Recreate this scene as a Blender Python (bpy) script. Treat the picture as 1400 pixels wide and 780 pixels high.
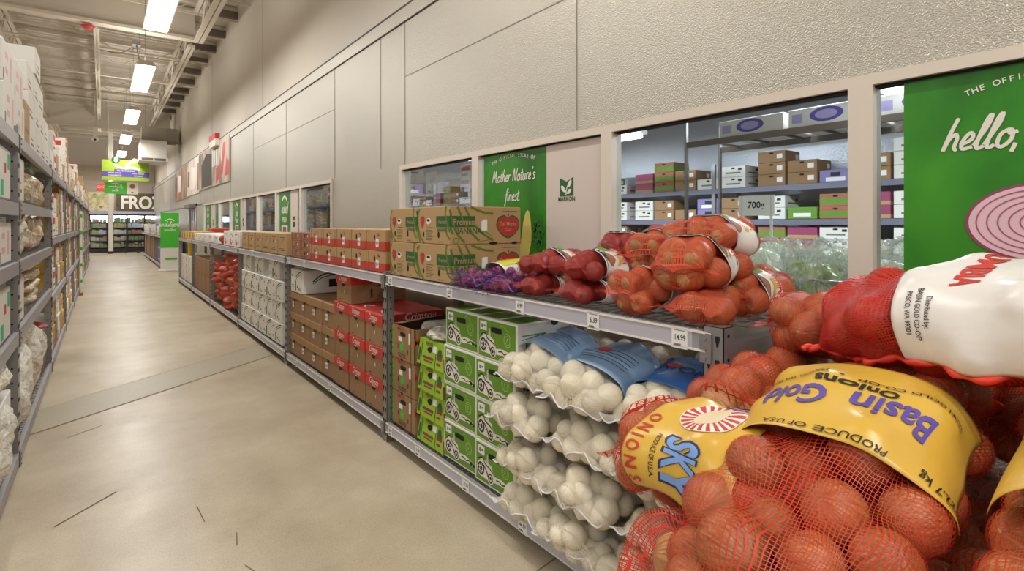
import bpy, bmesh, math, random
import numpy as np
from mathutils import Vector, Matrix, Euler

for o in list(bpy.data.objects):
    bpy.data.objects.remove(o)
SC = bpy.context.scene
COL = SC.collection
PI = math.pi
R = math.radians

# ---------------------------------------------------------------- camera, world, exposure
cam_d = bpy.data.cameras.new('camera')
cam = bpy.data.objects.new('camera', cam_d)
COL.objects.link(cam)
cam.location = (0, 0, 1.5)
cam.rotation_euler = (R(90), 0, R(-37.1915))
cam_d.sensor_width = 36
cam_d.lens = 36 * 738 / 1400
cam_d.shift_y = -84 / 1400
cam_d.clip_start = .05
cam_d.clip_end = 200
SC.camera = cam

w = bpy.data.worlds.new('hall_light')
SC.world = w
w.use_nodes = True
w.node_tree.nodes['Background'].inputs[0].default_value = (1, .97, .93, 1)
w.node_tree.nodes['Background'].inputs[1].default_value = .62
SC.view_settings.view_transform = 'Standard'
SC.view_settings.look = 'None'
SC.view_settings.gamma = 1
SC.view_settings.use_curve_mapping = False
SC.view_settings.exposure = -.33
LAMP_W = 84          # each 8 ft aisle fixture
COOL_W = 250          # each cooler fixture
FREEZER_W = 110


def area(name, loc, sx, sy, power, col=(1, .985, .95), rot=(0, 0, 0)):
    l = bpy.data.lights.new(name, 'AREA')
    l.shape = 'RECTANGLE'
    l.size, l.size_y = sx, sy
    l.energy = power
    l.color = col
    o = bpy.data.objects.new(name, l)
    o.location = loc
    o.rotation_euler = rot
    COL.objects.link(o)
    return o


LIGHT_Y = [-2.8, 2.3, 7.6, 12.5, 17.6, 22.7, 27.8, 32.9]     # near ends of the aisle fixtures
for y in LIGHT_Y:
    area('fixture_light', (.667, y + 1.3, 4.5), .3, 2.5, LAMP_W)
    area('fixture_uplight', (.667, y + 1.3, 4.68), .2, 2.5, LAMP_W * .45, rot=(PI, 0, 0))
    area('fixture_uplight', (-3.6, y + 1.3, 4.68), .2, 2.5, LAMP_W * .45, rot=(PI, 0, 0))
    area('fixture_light', (-3.6, y + 1.3, 4.5), .3, 2.5, LAMP_W)     # the next aisle's row
for y in (1, 5, 9, 13, 17):
    area('cooler_light', (4.6, y, 3.0), .2, 2.2, COOL_W, (.86, .92, 1))
area('rear_area_light', (-1.2, -1.8, 4.4), 2.6, .3, LAMP_W * 1.2)  # unseen area light with no fixture, overhead behind the camera

# ---------------------------------------------------------------- materials
MATS = {}


def nodes(m):
    m.use_nodes = True
    nt = m.node_tree
    return nt, nt.nodes, nt.links, nt.nodes['Principled BSDF']


def srgb(*c):
    if len(c) == 1:
        c = c[0]
    return tuple(((x / 255) / 12.92 if x / 255 <= .04045 else ((x / 255 + .055) / 1.055) ** 2.4) for x in c) + (1,)


def mat(name, col, rough=.6, metal=0, var=.08, vs=6, bump=0, bs=80, spec=.5, emit=0, coat=0, trans=0, obj_rand=0):
    """plain procedural surface: a base colour with soft noise variation and optional bump"""
    if name in MATS:
        return MATS[name]
    m = bpy.data.materials.new(name)
    nt, N, L, P = nodes(m)
    c = srgb(col)
    P.inputs['Roughness'].default_value = rough
    P.inputs['Metallic'].default_value = metal
    P.inputs['Specular IOR Level'].default_value = spec
    P.inputs['Coat Weight'].default_value = coat
    tc = N.new('ShaderNodeTexCoord')
    no = N.new('ShaderNodeTexNoise')
    no.inputs['Scale'].default_value = vs
    no.inputs['Detail'].default_value = 4
    L.new(tc.outputs['Object'], no.inputs['Vector'])
    mx = N.new('ShaderNodeMix')
    mx.data_type = 'RGBA'
    L.new(no.outputs['Fac'], mx.inputs[0])
    mx.inputs[6].default_value = tuple(x * (1 - var) for x in c[:3]) + (1,)
    mx.inputs[7].default_value = tuple(min(1, x * (1 + var)) for x in c[:3]) + (1,)
    out = mx.outputs[2]
    if obj_rand:
        oi = N.new('ShaderNodeObjectInfo')
        hs = N.new('ShaderNodeHueSaturation')
        mr = N.new('ShaderNodeMapRange')
        mr.inputs[3].default_value = 1 - obj_rand
        mr.inputs[4].default_value = 1 + obj_rand
        L.new(oi.outputs['Random'], mr.inputs[0])
        L.new(mr.outputs[0], hs.inputs['Value'])
        L.new(out, hs.inputs['Color'])
        out = hs.outputs[0]
    L.new(out, P.inputs['Base Color'])
    if bump:
        n2 = N.new('ShaderNodeTexNoise')
        n2.inputs['Scale'].default_value = bs
        n2.inputs['Detail'].default_value = 2
        L.new(tc.outputs['Object'], n2.inputs['Vector'])
        b = N.new('ShaderNodeBump')
        b.inputs['Strength'].default_value = bump
        b.inputs['Distance'].default_value = .01
        L.new(n2.outputs['Fac'], b.inputs['Height'])
        L.new(b.outputs[0], P.inputs['Normal'])
    if emit:
        P.inputs['Emission Color'].default_value = c
        P.inputs['Emission Strength'].default_value = emit
    if trans:
        P.inputs['Transmission Weight'].default_value = trans
    MATS[name] = m
    return m


def mat_floor():
    m = bpy.data.materials.new('polished_concrete')
    nt, N, L, P = nodes(m)
    tc = N.new('ShaderNodeTexCoord')
    def noise(s, d=4, r=.5):
        n = N.new('ShaderNodeTexNoise')
        n.inputs['Scale'].default_value = s
        n.inputs['Detail'].default_value = d
        n.inputs['Roughness'].default_value = r
        L.new(tc.outputs['Object'], n.inputs['Vector'])
        return n
    def ramp(src, stops):
        r = N.new('ShaderNodeValToRGB')
        r.color_ramp.elements[0].position, r.color_ramp.elements[0].color = stops[0]
        r.color_ramp.elements[1].position, r.color_ramp.elements[1].color = stops[-1]
        for s in stops[1:-1]:
            e = r.color_ramp.elements.new(s[0])
            e.color = s[1]
        L.new(src, r.inputs[0])
        return r
    big = ramp(noise(1.1, 7, .65).outputs['Fac'], [(.32, srgb(172, 157, 132)), (.66, srgb(202, 189, 165))])
    fine = ramp(noise(120, 4, .8).outputs['Fac'], [(.34, (.68, .66, .62, 1)), (.5, (1, 1, 1, 1)), (.75, (1.12, 1.1, 1.05, 1))])
    mu = N.new('ShaderNodeMix'); mu.data_type = 'RGBA'; mu.blend_type = 'MULTIPLY'; mu.inputs[0].default_value = .85
    L.new(big.outputs[0], mu.inputs[6]); L.new(fine.outputs[0], mu.inputs[7])
    # reddish stains
    st = ramp(noise(.45, 5, .7).outputs['Fac'], [(.52, (1, 1, 1, 1)), (.7, (.86, .80, .74, 1))])
    mu2 = N.new('ShaderNodeMix'); mu2.data_type = 'RGBA'; mu2.blend_type = 'MULTIPLY'; mu2.inputs[0].default_value = .8
    L.new(mu.outputs[2], mu2.inputs[6]); L.new(st.outputs[0], mu2.inputs[7])
    L.new(mu2.outputs[2], P.inputs['Base Color'])
    rr = N.new('ShaderNodeMapRange')
    rr.inputs[3].default_value = .22; rr.inputs[4].default_value = .48
    L.new(noise(2.5, 5).outputs['Fac'], rr.inputs[0])
    L.new(rr.outputs[0], P.inputs['Roughness'])
    P.inputs['Specular IOR Level'].default_value = .42
    return m


def mat_embossed(name, col, scale, strength, rough, metal):
    m = bpy.data.materials.new(name)
    nt, N, L, P = nodes(m)
    tc = N.new('ShaderNodeTexCoord')
    v = N.new('ShaderNodeTexVoronoi')
    v.inputs['Scale'].default_value = scale
    v.feature = 'SMOOTH_F1'
    L.new(tc.outputs['Object'], v.inputs['Vector'])
    b = N.new('ShaderNodeBump')
    b.inputs['Strength'].default_value = strength
    b.inputs['Distance'].default_value = .005
    L.new(v.outputs['Distance'], b.inputs['Height'])
    L.new(b.outputs[0], P.inputs['Normal'])
    P.inputs['Base Color'].default_value = srgb(col)
    P.inputs['Roughness'].default_value = rough
    P.inputs['Metallic'].default_value = metal
    return m


def mat_net(name, col, pitch=.0065, width=.34, film=.0, gather=.25, rough=.45, pale=None):
    """knitted plastic netting: threads laid out by the net's own UVs (metres), clear between them"""
    m = bpy.data.materials.new(name)
    nt, N, L, P = nodes(m)
    uv = N.new('ShaderNodeUVMap'); uv.uv_map = 'UVMap'
    no = N.new('ShaderNodeTexNoise'); no.inputs['Scale'].default_value = 9; no.inputs['Detail'].default_value = 3
    L.new(uv.outputs[0], no.inputs['Vector'])
    sep = N.new('ShaderNodeSeparateXYZ')
    L.new(uv.outputs[0], sep.inputs[0])
    def M(op, a, b=None, c=None):
        n = N.new('ShaderNodeMath'); n.operation = op
        for i, x in enumerate((a, b, c)):
            if x is None:
                continue
            if isinstance(x, (int, float)):
                n.inputs[i].default_value = x
            else:
                L.new(x, n.inputs[i])
        return n.outputs[0]
    nz = M('MULTIPLY', M('SUBTRACT', no.outputs['Fac'], .5), pitch * 5)
    wid = M('ADD', M('MULTIPLY', M('SUBTRACT', no.outputs['Fac'], .5), gather * 2), width)
    def line(c, mult):
        s = M('MULTIPLY', M('ADD', c, nz), 1 / pitch)
        f = M('FRACT', s)
        d = M('MULTIPLY', M('ABSOLUTE', M('SUBTRACT', f, .5)), 2)
        return M('LESS_THAN', d, M('MULTIPLY', wid, mult))
    a = M('MAXIMUM', line(sep.outputs[0], 1.0), line(sep.outputs[1], .8))
    if film:
        a = M('MAXIMUM', a, film)
    tr = N.new('ShaderNodeBsdfTransparent')
    mix = N.new('ShaderNodeMixShader')
    L.new(a, mix.inputs[0])
    L.new(tr.outputs[0], mix.inputs[1])
    P.inputs['Base Color'].default_value = srgb(col)
    P.inputs['Roughness'].default_value = rough
    P.inputs['Specular IOR Level'].default_value = .4
    tl = N.new('ShaderNodeBsdfTranslucent'); tl.inputs[0].default_value = srgb(col)
    m2 = N.new('ShaderNodeMixShader'); m2.inputs[0].default_value = .15
    L.new(P.outputs[0], m2.inputs[1]); L.new(tl.outputs[0], m2.inputs[2])
    L.new(m2.outputs[0], mix.inputs[2])
    L.new(mix.outputs[0], N['Material Output'].inputs[0])
    return m


def mat_onion(name, c1, c2, rough=.35, spec=.5):
    """papery onion skin: fine streaks running pole to pole"""
    m = bpy.data.materials.new(name)
    nt, N, L, P = nodes(m)
    tc = N.new('ShaderNodeTexCoord')
    sx = N.new('ShaderNodeSeparateXYZ'); L.new(tc.outputs['Object'], sx.inputs[0])
    at = N.new('ShaderNodeMath'); at.operation = 'ARCTAN2'
    L.new(sx.outputs[0], at.inputs[0]); L.new(sx.outputs[1], at.inputs[1])
    cx = N.new('ShaderNodeCombineXYZ')
    ml = N.new('ShaderNodeMath'); ml.operation = 'MULTIPLY'; ml.inputs[1].default_value = 5
    L.new(at.outputs[0], ml.inputs[0]); L.new(ml.outputs[0], cx.inputs[0]); L.new(sx.outputs[2], cx.inputs[1])
    oi = N.new('ShaderNodeObjectInfo')
    mw = N.new('ShaderNodeMath'); mw.operation = 'MULTIPLY'; mw.inputs[1].default_value = 50
    L.new(oi.outputs['Random'], mw.inputs[0]); L.new(mw.outputs[0], cx.inputs[2])
    n = N.new('ShaderNodeTexNoise'); n.inputs['Scale'].default_value = 1.6; n.inputs['Detail'].default_value = 5; n.inputs['Roughness'].default_value = .65
    L.new(cx.outputs[0], n.inputs['Vector'])
    r = N.new('ShaderNodeValToRGB')
    r.color_ramp.elements[0].position = .32; r.color_ramp.elements[0].color = srgb(c1)
    r.color_ramp.elements[1].position = .68; r.color_ramp.elements[1].color = srgb(c2)
    L.new(n.outputs['Fac'], r.inputs[0])
    hs = N.new('ShaderNodeHueSaturation')
    mr = N.new('ShaderNodeMapRange'); mr.inputs[3].default_value = .8; mr.inputs[4].default_value = 1.15
    L.new(oi.outputs['Random'], mr.inputs[0]); L.new(mr.outputs[0], hs.inputs['Value'])
    L.new(r.outputs[0], hs.inputs['Color'])
    L.new(hs.outputs[0], P.inputs['Base Color'])
    P.inputs['Roughness'].default_value = rough
    P.inputs['Specular IOR Level'].default_value = spec
    b = N.new('ShaderNodeBump'); b.inputs['Strength'].default_value = .25; b.inputs['Distance'].default_value = .05
    L.new(n.outputs['Fac'], b.inputs['Height']); L.new(b.outputs[0], P.inputs['Normal'])
    return m


def mat_glass(name, tint=(.93, .96, .95), refl=.6):
    m = bpy.data.materials.new(name)
    nt, N, L, P = nodes(m)
    tr = N.new('ShaderNodeBsdfTransparent'); tr.inputs[0].default_value = tint + (1,)
    gl = N.new('ShaderNodeBsdfGlossy'); gl.inputs['Roughness'].default_value = .02
    fr = N.new('ShaderNodeLayerWeight'); fr.inputs[0].default_value = .25
    mm = N.new('ShaderNodeMath'); mm.operation = 'MULTIPLY'; mm.inputs[1].default_value = refl
    L.new(fr.outputs['Fresnel'], mm.inputs[0])
    mx = N.new('ShaderNodeMixShader')
    L.new(mm.outputs[0], mx.inputs[0]); L.new(tr.outputs[0], mx.inputs[1]); L.new(gl.outputs[0], mx.inputs[2])
    L.new(mx.outputs[0], N['Material Output'].inputs[0])
    return m


def mat_film(name, col, alpha=.55, rough=.15):
    """clear crinkled plastic film"""
    m = bpy.data.materials.new(name)
    nt, N, L, P = nodes(m)
    tc = N.new('ShaderNodeTexCoord')
    n = N.new('ShaderNodeTexNoise'); n.inputs['Scale'].default_value = 14; n.inputs['Detail'].default_value = 6; n.inputs['Distortion'].default_value = 1.5
    L.new(tc.outputs['Object'], n.inputs['Vector'])
    b = N.new('ShaderNodeBump'); b.inputs['Strength'].default_value = .9; b.inputs['Distance'].default_value = .03
    L.new(n.outputs['Fac'], b.inputs['Height']); L.new(b.outputs[0], P.inputs['Normal'])
    P.inputs['Base Color'].default_value = srgb(col)
    P.inputs['Roughness'].default_value = rough
    P.inputs['Specular IOR Level'].default_value = .8
    mr = N.new('ShaderNodeMapRange'); mr.inputs[1].default_value = .35; mr.inputs[2].default_value = .65
    mr.inputs[3].default_value = alpha - .25; mr.inputs[4].default_value = min(1, alpha + .25)
    L.new(n.outputs['Fac'], mr.inputs[0]); L.new(mr.outputs[0], P.inputs['Alpha'])
    return m


def mat_photo(name, cols, scale=2.2, stretch=(1, 1, 1), rough=.5, detail=5):
    """a printed photograph reduced to soft patches of its colours"""
    m = bpy.data.materials.new(name)
    nt, N, L, P = nodes(m)
    tc = N.new('ShaderNodeTexCoord')
    mp = N.new('ShaderNodeMapping'); mp.inputs['Scale'].default_value = stretch
    L.new(tc.outputs['Object'], mp.inputs[0])
    n = N.new('ShaderNodeTexNoise'); n.inputs['Scale'].default_value = scale; n.inputs['Detail'].default_value = detail
    n.inputs['Distortion'].default_value = .6
    L.new(mp.outputs[0], n.inputs['Vector'])
    r = N.new('ShaderNodeValToRGB')
    k = len(cols)
    while len(r.color_ramp.elements) < k:
        r.color_ramp.elements.new(.5)
    for i, c in enumerate(cols):
        r.color_ramp.elements[i].position = .3 + .4 * i / (k - 1)
        r.color_ramp.elements[i].color = srgb(c)
    L.new(n.outputs['Fac'], r.inputs[0])
    L.new(r.outputs[0], P.inputs['Base Color'])
    P.inputs['Roughness'].default_value = rough
    return m


M_floor = mat_floor()
M_steel = mat('rack_steel', (146, 143, 142), .38, .55, .06, 3)
M_beam = mat('beam_steel', (163, 161, 166), .42, .35, .05, 3)
M_strip = mat('label_strip', (182, 180, 190), .35, .0, .05, 5)
M_dark = mat('hole_black', (22, 20, 19), .9)
M_white = mat('paint_white', (226, 220, 208), .6, 0, .03)
M_frame = mat('frame_cream', (214, 203, 188), .5, 0, .03)
M_wallup = mat('painted_upper_wall', (206, 196, 180), .55, 0, .05, 1.2)
M_panel = mat_embossed('embossed_panel', (186, 180, 167), 210, .6, .36, .42)
M_cooler = mat_embossed('cooler_panel', (196, 200, 208), 60, .6, .35, .5)
M_deckm = mat('ceiling_deck', (196, 186, 170), .6, 0, .05, 1)
M_joist = mat('joist_paint', (205, 194, 176), .6, 0, .05, 1)
M_tab = mat('joist_dark', (112, 100, 88), .7)
M_kraft = mat('kraft_card', (176, 142, 98), .8, 0, .07, 8)
M_kraft2 = mat('brown_card', (150, 116, 80), .8, 0, .07, 8)
M_kraft3 = mat('reddish_card', (160, 106, 76), .8, 0, .1, 12)
M_card = mat('white_card', (222, 218, 210), .7, 0, .04, 6)
M_red = mat('red_ink', (196, 52, 40), .6, 0, .05)
M_green = mat('green_ink', (96, 142, 36), .6, 0, .06)
M_lime = mat('lime_card', (146, 182, 44), .65, 0, .06)
M_dgreen = mat('dark_green_ink', (34, 92, 44), .6)
M_black = mat('black_ink', (30, 29, 28), .6)
M_grey = mat('grey_ink', (120, 116, 110), .6)
M_paper = mat('sticker_paper', (232, 230, 226), .5, 0, .02)
M_purple = mat('purple_ink', (88, 72, 160), .5)
M_yell = mat('label_yellow', (214, 172, 66), .3, 0, .05, 10, bump=.15, bs=25, spec=.6)
M_blue = mat('label_blue', (58, 108, 176), .35, 0, .06, bump=.15, bs=25)
M_lblue = mat('label_pale_blue', (134, 164, 196), .35, 0, .08, bump=.15, bs=25)
M_wlabel = mat('label_white', (226, 220, 214), .3, 0, .04, 10, bump=.2, bs=20)
M_banner = mat_photo('banner_green', [(28, 92, 12), (44, 128, 18), (66, 150, 28)], 1.6, rough=.35)
M_bgreen = mat('bright_green', (64, 182, 40), .45)
M_olive = mat('banana_green', (88, 116, 30), .65)
M_seamw = mat('seam_white', (232, 226, 230), .5)
M_black_pl = mat('black_plastic', (28, 27, 27), .4)
M_chrome = mat('wire_chrome', (190, 190, 188), .25, .9)
M_on_y = mat_onion('onion_yellow', (140, 80, 40), (208, 150, 96))
M_on_r = mat_onion('onion_red', (92, 30, 34), (158, 78, 70))
M_on_w = mat_onion('onion_white', (222, 208, 176), (246, 238, 220), .3)
M_on_p = mat_onion('onion_purple', (112, 24, 56), (196, 96, 120), .3)
M_net_o = mat_net('net_orange', (206, 58, 36), .0064, .24, gather=.2)
M_net_d = mat_net('net_dense_red', (198, 46, 38), .0064, .55, gather=.2)
M_net_f = mat_net('net_fine_orange', (214, 78, 46), .0024, .27, film=.04, gather=.25)
M_net_r = mat_net('net_fine_red', (188, 50, 36), .0024, .22, film=.04, gather=.25)
M_net_w = mat_net('net_white', (240, 234, 218), .0042, .20, gather=.2)
M_net_p = mat_net('net_purple', (104, 70, 140), .010, .09, gather=.08)
M_netfar = mat('net_far_red', (172, 74, 50), .6, 0, .4, 22, bump=.7, bs=22)
M_glass = mat_glass('window_glass')
M_film = mat_film('clear_film', (236, 240, 232), .28, .1)
M_filmw = mat_film('milky_film', (226, 220, 206), .85, .25)
# ---------------------------------------------------------------- mesh helpers
class MB:
    """collects shapes and links them as ONE mesh object"""

    def __init__(s):
        s.v, s.f, s.mi = [], [], []
        s.cur = 0

    def add(s, vs, fs):
        n = len(s.v)
        s.v += [tuple(v) for v in vs]
        s.f += [tuple(n + i for i in f) for f in fs]
        s.mi += [s.cur] * len(fs)
        return s

    def box(s, x0, x1, y0, y1, z0, z1):
        return s.add([(x0, y0, z0), (x1, y0, z0), (x1, y1, z0), (x0, y1, z0), (x0, y0, z1), (x1, y0, z1), (x1, y1, z1), (x0, y1, z1)],
                     [(0, 3, 2, 1), (4, 5, 6, 7), (0, 1, 5, 4), (1, 2, 6, 5), (2, 3, 7, 6), (3, 0, 4, 7)])

    def cbox(s, x0, x1, y0, y1, z0, z1, b=.003):
        """box with chamfered edges"""
        b = min(b, (x1 - x0) * .4, (y1 - y0) * .4, (z1 - z0) * .4)
        vs = []
        for x, sx in ((x0, 1), (x1, -1)):
            for y, sy in ((y0, 1), (y1, -1)):
                for z, sz in ((z0, 1), (z1, -1)):
                    vs += [(x, y + sy * b, z + sz * b), (x + sx * b, y, z + sz * b), (x + sx * b, y + sy * b, z)]
        def q(i, a):
            return i * 3 + a
        F = []
        # corner index = ix*4+iy*2+iz
        for a, (d1, d2) in enumerate(((2, 1), (4, 1), (4, 2))):
            A = (4, 2, 1)[a]
            for side in (0, A):
                ring = [side, side + d1, side + d1 + d2, side + d2]
                F.append([q(i, a) for i in ring])
        for A, (p, r) in ((4, (1, 2)), (2, (0, 2)), (1, (0, 1))):
            others = [d for d in (4, 2, 1) if d != A]
            for m in (0, others[0], others[1], others[0] + others[1]):
                F.append([q(m, p), q(m + A, p), q(m + A, r), q(m, r)])
        for i in range(8):
            F.append([q(i, 0), q(i, 1), q(i, 2)])
        return s.add(vs, F)

    def tube(s, pts, r, n=8, closed=False):
        pts = [Vector(p) for p in pts]
        rs = r if isinstance(r, (list, tuple)) else [r] * len(pts)
        N = len(pts)
        vs = []
        prev = None
        for i, p in enumerate(pts):
            if closed:
                t = pts[(i + 1) % N] - pts[i - 1]
            else:
                t = pts[min(i + 1, N - 1)] - pts[max(i - 1, 0)]
            t.normalize()
            if prev is None:
                a = Vector((0, 0, 1)) if abs(t.z) < .9 else Vector((1, 0, 0))
                u = t.cross(a).normalized()
            else:
                u = (prev - t * prev.dot(t))
                u = u.normalized() if u.length > 1e-6 else t.orthogonal().normalized()
            prev = u
            w_ = t.cross(u)
            for k in range(n):
                a = 2 * PI * k / n
                vs.append(p + (u * math.cos(a) + w_ * math.sin(a)) * rs[i])
        fs = []
        for i in range(N if closed else N - 1):
            j = (i + 1) % N
            for k in range(n):
                k2 = (k + 1) % n
                fs.append((i * n + k, i * n + k2, j * n + k2, j * n + k))
        if not closed:
            fs.append(tuple(range(n))[::-1])
            fs.append(tuple((N - 1) * n + k for k in range(n)))
        return s.add(vs, fs)

    def lathe(s, prof, n=16, c=(0, 0, 0)):
        vs = []
        for r, z in prof:
            for k in range(n):
                a = 2 * PI * k / n
                vs.append((c[0] + r * math.cos(a), c[1] + r * math.sin(a), c[2] + z))
        fs = []
        for i in range(len(prof) - 1):
            for k in range(n):
                k2 = (k + 1) % n
                fs.append((i * n + k, i * n + k2, (i + 1) * n + k2, (i + 1) * n + k))
        fs.append(tuple(range(n))[::-1])
        fs.append(tuple((len(prof) - 1) * n + k for k in range(n)))
        return s.add(vs, fs)

    def poly(s, pts2, T, th=.0008):
        """a thin printed shape: 2-D outline put on a face by T(a, b, height)"""
        n = len(pts2)
        vs = [T(a, b, th) for a, b in pts2] + [T(a, b, 0) for a, b in pts2]
        fs = [tuple(range(n))] + [(i, (i + 1) % n, n + (i + 1) % n, n + i) for i in range(n)]
        return s.add(vs, fs)

    def rect(s, a0, a1, b0, b1, T, th=.0008):
        return s.poly([(a0, b0), (a1, b0), (a1, b1), (a0, b1)], T, th)

    def disc(s, a, b, ra, rb, T, th=.0008, n=18):
        return s.poly([(a + ra * math.cos(2 * PI * k / n), b + rb * math.sin(2 * PI * k / n)) for k in range(n)], T, th)

    def ring(s, a, b, ra, rb, wd, T, th=.0008, n=24, a0=0, a1=2 * PI):
        m = n
        vs, fs = [], []
        for k in range(m + 1):
            t = a0 + (a1 - a0) * k / m
            for q in (1, 0):
                vs.append(T(a + (ra - q * wd) * math.cos(t), b + (rb - q * wd) * math.sin(t), th))
        for k in range(m):
            fs.append((2 * k, 2 * k + 1, 2 * k + 3, 2 * k + 2))
        return s.add(vs, fs)

    def ribbon(s, pts, wd, T, th=.0008):
        """stroke of even width along a smoothed 2-D polyline"""
        P = smooth(pts)
        vs, fs = [], []
        for i, p in enumerate(P):
            q0, q1 = P[max(i - 1, 0)], P[min(i + 1, len(P) - 1)]
            dx, dy = q1[0] - q0[0], q1[1] - q0[1]
            l = math.hypot(dx, dy) or 1
            nx, ny = -dy / l, dx / l
            hh = th + .00003 * i + .0001 * (len(s.f) % 7)
            vs += [T(p[0] + nx * wd / 2, p[1] + ny * wd / 2, hh), T(p[0] - nx * wd / 2, p[1] - ny * wd / 2, hh)]
        for i in range(len(P) - 1):
            fs.append((2 * i, 2 * i + 1, 2 * i + 3, 2 * i + 2))
        return s.add(vs, fs)

    def text(s, body, size, a, b, T, th=.001, align='CENTER', bold=0, shear=0, sx=1, rot=0):
        vs, fs = text_data(body, bold, shear, align)
        c_, s_ = math.cos(rot), math.sin(rot)
        out = []
        for x, y in vs:
            x, y = x * size * sx, y * size
            out.append(T(a + x * c_ - y * s_, b + x * s_ + y * c_, th))
        return s.add(out, fs)

    def build(s, name, m, parent=None, smooth_=False, loc=None):
        me = bpy.data.meshes.new(name)
        me.from_pydata(s.v, [], s.f)
        for x in (m if isinstance(m, (list, tuple)) else [m]):
            me.materials.append(x)
        if s.cur or any(s.mi):
            me.polygons.foreach_set('material_index', s.mi)
        if smooth_:
            me.polygons.foreach_set('use_smooth', [True] * len(me.polygons))
        me.update()
        o = bpy.data.objects.new(name, me)
        COL.objects.link(o)
        if parent:
            o.parent = parent
        if loc:
            o.location = loc
        return o


def smooth(pts, k=5):
    if len(pts) < 3:
        return pts
    P = [pts[0]] + list(pts) + [pts[-1]]
    out = []
    for i in range(1, len(P) - 2):
        p0, p1, p2, p3 = P[i - 1], P[i], P[i + 1], P[i + 2]
        for j in range(k):
            t = j / k
            out.append(tuple(.5 * ((2 * p1[d]) + (-p0[d] + p2[d]) * t + (2 * p0[d] - 5 * p1[d] + 4 * p2[d] - p3[d]) * t * t +
                                   (-p0[d] + 3 * p1[d] - 3 * p2[d] + p3[d]) * t ** 3) for d in range(len(p1))))
    out.append(tuple(pts[-1]))
    return out


_TX = {}


def text_data(body, bold=0, shear=0, align='CENTER'):
    k = (body, bold, shear, align)
    if k not in _TX:
        cu = bpy.data.curves.new('lettering', 'FONT')
        cu.body = body
        cu.size = 1
        cu.shear = shear
        cu.offset = bold
        cu.align_x = align
        cu.resolution_u = 3
        ob = bpy.data.objects.new('lettering', cu)
        me = bpy.data.meshes.new_from_object(ob)
        me.calc_loop_triangles()
        _TX[k] = ([(v.co.x, v.co.y) for v in me.vertices], [tuple(t.vertices) for t in me.loop_triangles])
        bpy.data.objects.remove(ob)
        bpy.data.curves.remove(cu)
        bpy.data.meshes.remove(me)
    return _TX[k]


# brush-script letters: strokes in a unit box (x-height 1)
SCRIPT = {
    'a': (.85, [[(.7, .8), (.4, 1), (.1, .6), (.15, .1), (.45, 0), (.7, .5), (.72, .9), (.7, .2), (.85, .05)]]),
    'b': (.8, [[(.15, 2), (.1, 1), (.1, .05), (.45, 0), (.7, .5), (.45, .95), (.15, .6)]]),
    'c': (.65, [[(.6, .85), (.35, 1), (.08, .5), (.2, .05), (.6, .1)]]),
    'd': (.85, [[(.7, .8), (.4, 1), (.1, .5), (.2, .05), (.5, .05), (.75, .6), (.85, 2), (.75, .3), (.88, .02)]]),
    'e': (.7, [[(.0, .3), (.45, .55), (.5, .85), (.3, 1), (.08, .5), (.2, .05), (.65, .15)]]),
    'f': (.6, [[(.65, 1.8), (.45, 2), (.28, 1.4), (.25, 0), (.15, -.8), (.0, -.6)], [(.05, .95), (.55, 1.05)]]),
    'g': (.8, [[(.7, .8), (.4, 1), (.1, .6), (.2, .1), (.5, .15), (.7, .9), (.65, -.5), (.3, -.8), (.1, -.5)]]),
    'h': (.85, [[(.3, 2), (.15, 1), (.08, 0), (.2, .7), (.45, 1), (.6, .7), (.6, .15), (.8, .0)]]),
    'i': (.4, [[(.1, 1), (.12, .15), (.35, .0)], [(.14, 1.35), (.18, 1.45)]]),
    'k': (.8, [[(.3, 2), (.15, 1), (.1, 0)], [(.6, 1), (.18, .5), (.7, 0)]]),
    'l': (.5, [[(.0, .2), (.35, 1.4), (.35, 2), (.2, 1.6), (.12, .3), (.25, 0), (.5, .15)]]),
    'm': (1.2, [[(.1, 1), (.08, 0), (.2, .7), (.4, 1), (.48, .7), (.48, 0), (.6, .7), (.85, 1), (.92, .6), (.92, .1), (1.15, 0)]]),
    'n': (.85, [[(.1, 1), (.08, 0), (.2, .7), (.45, 1), (.6, .7), (.6, .15), (.8, .0)]]),
    'o': (.8, [[(.45, 1), (.12, .75), (.12, .15), (.4, 0), (.68, .4), (.6, .9), (.4, .95), (.55, .75), (.85, .85)]]),
    'r': (.6, [[(.1, 1), (.1, 0), (.2, .7), (.4, 1), (.6, .9)]]),
    's': (.6, [[(.55, .85), (.3, 1), (.15, .75), (.45, .4), (.4, .05), (.05, .05)]]),
    't': (.55, [[(.3, 1.7), (.2, .8), (.2, .1), (.5, .05)], [(.0, 1.1), (.55, 1.2)]]),
    'u': (.85, [[(.1, 1), (.12, .2), (.35, 0), (.6, .4), (.65, 1), (.64, .2), (.85, .02)]]),
    'w': (1.0, [[(.05, 1), (.2, 0), (.45, .8), (.65, 0), (.9, 1)]]),
    'y': (.8, [[(.1, 1), (.15, .3), (.4, .15), (.65, 1), (.55, -.3), (.25, -.8), (.05, -.5)]]),
    'M': (1.5, [[(.05, 0), (.3, 1.9), (.55, .6), (.95, 1.9), (1.05, .2), (1.3, .0)]]),
    'N': (1.2, [[(.1, 0), (.25, 1.9), (.75, 0), (1.05, 2)]]),
    ',': (.4, [[(.15, .15), (.1, -.35)]]),
    '.': (.4, [[(.1, .02), (.18, .1)]]),
    "'": (.35, [[(.15, 1.9), (.1, 1.5)]]),
    ' ': (.6, []),
}


def script_text(mb, body, size, a, b, T, wd=.14, shear=.2, align=.5):
    tot = sum(SCRIPT[c][0] for c in body)
    x = -tot * align
    for c in body:
        adv, st = SCRIPT[c]
        for s_ in st:
            mb.ribbon([(a + (x + p[0] + shear * p[1]) * size, b + p[1] * size) for p in s_], wd * size, T, .002)
        x += adv


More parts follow.
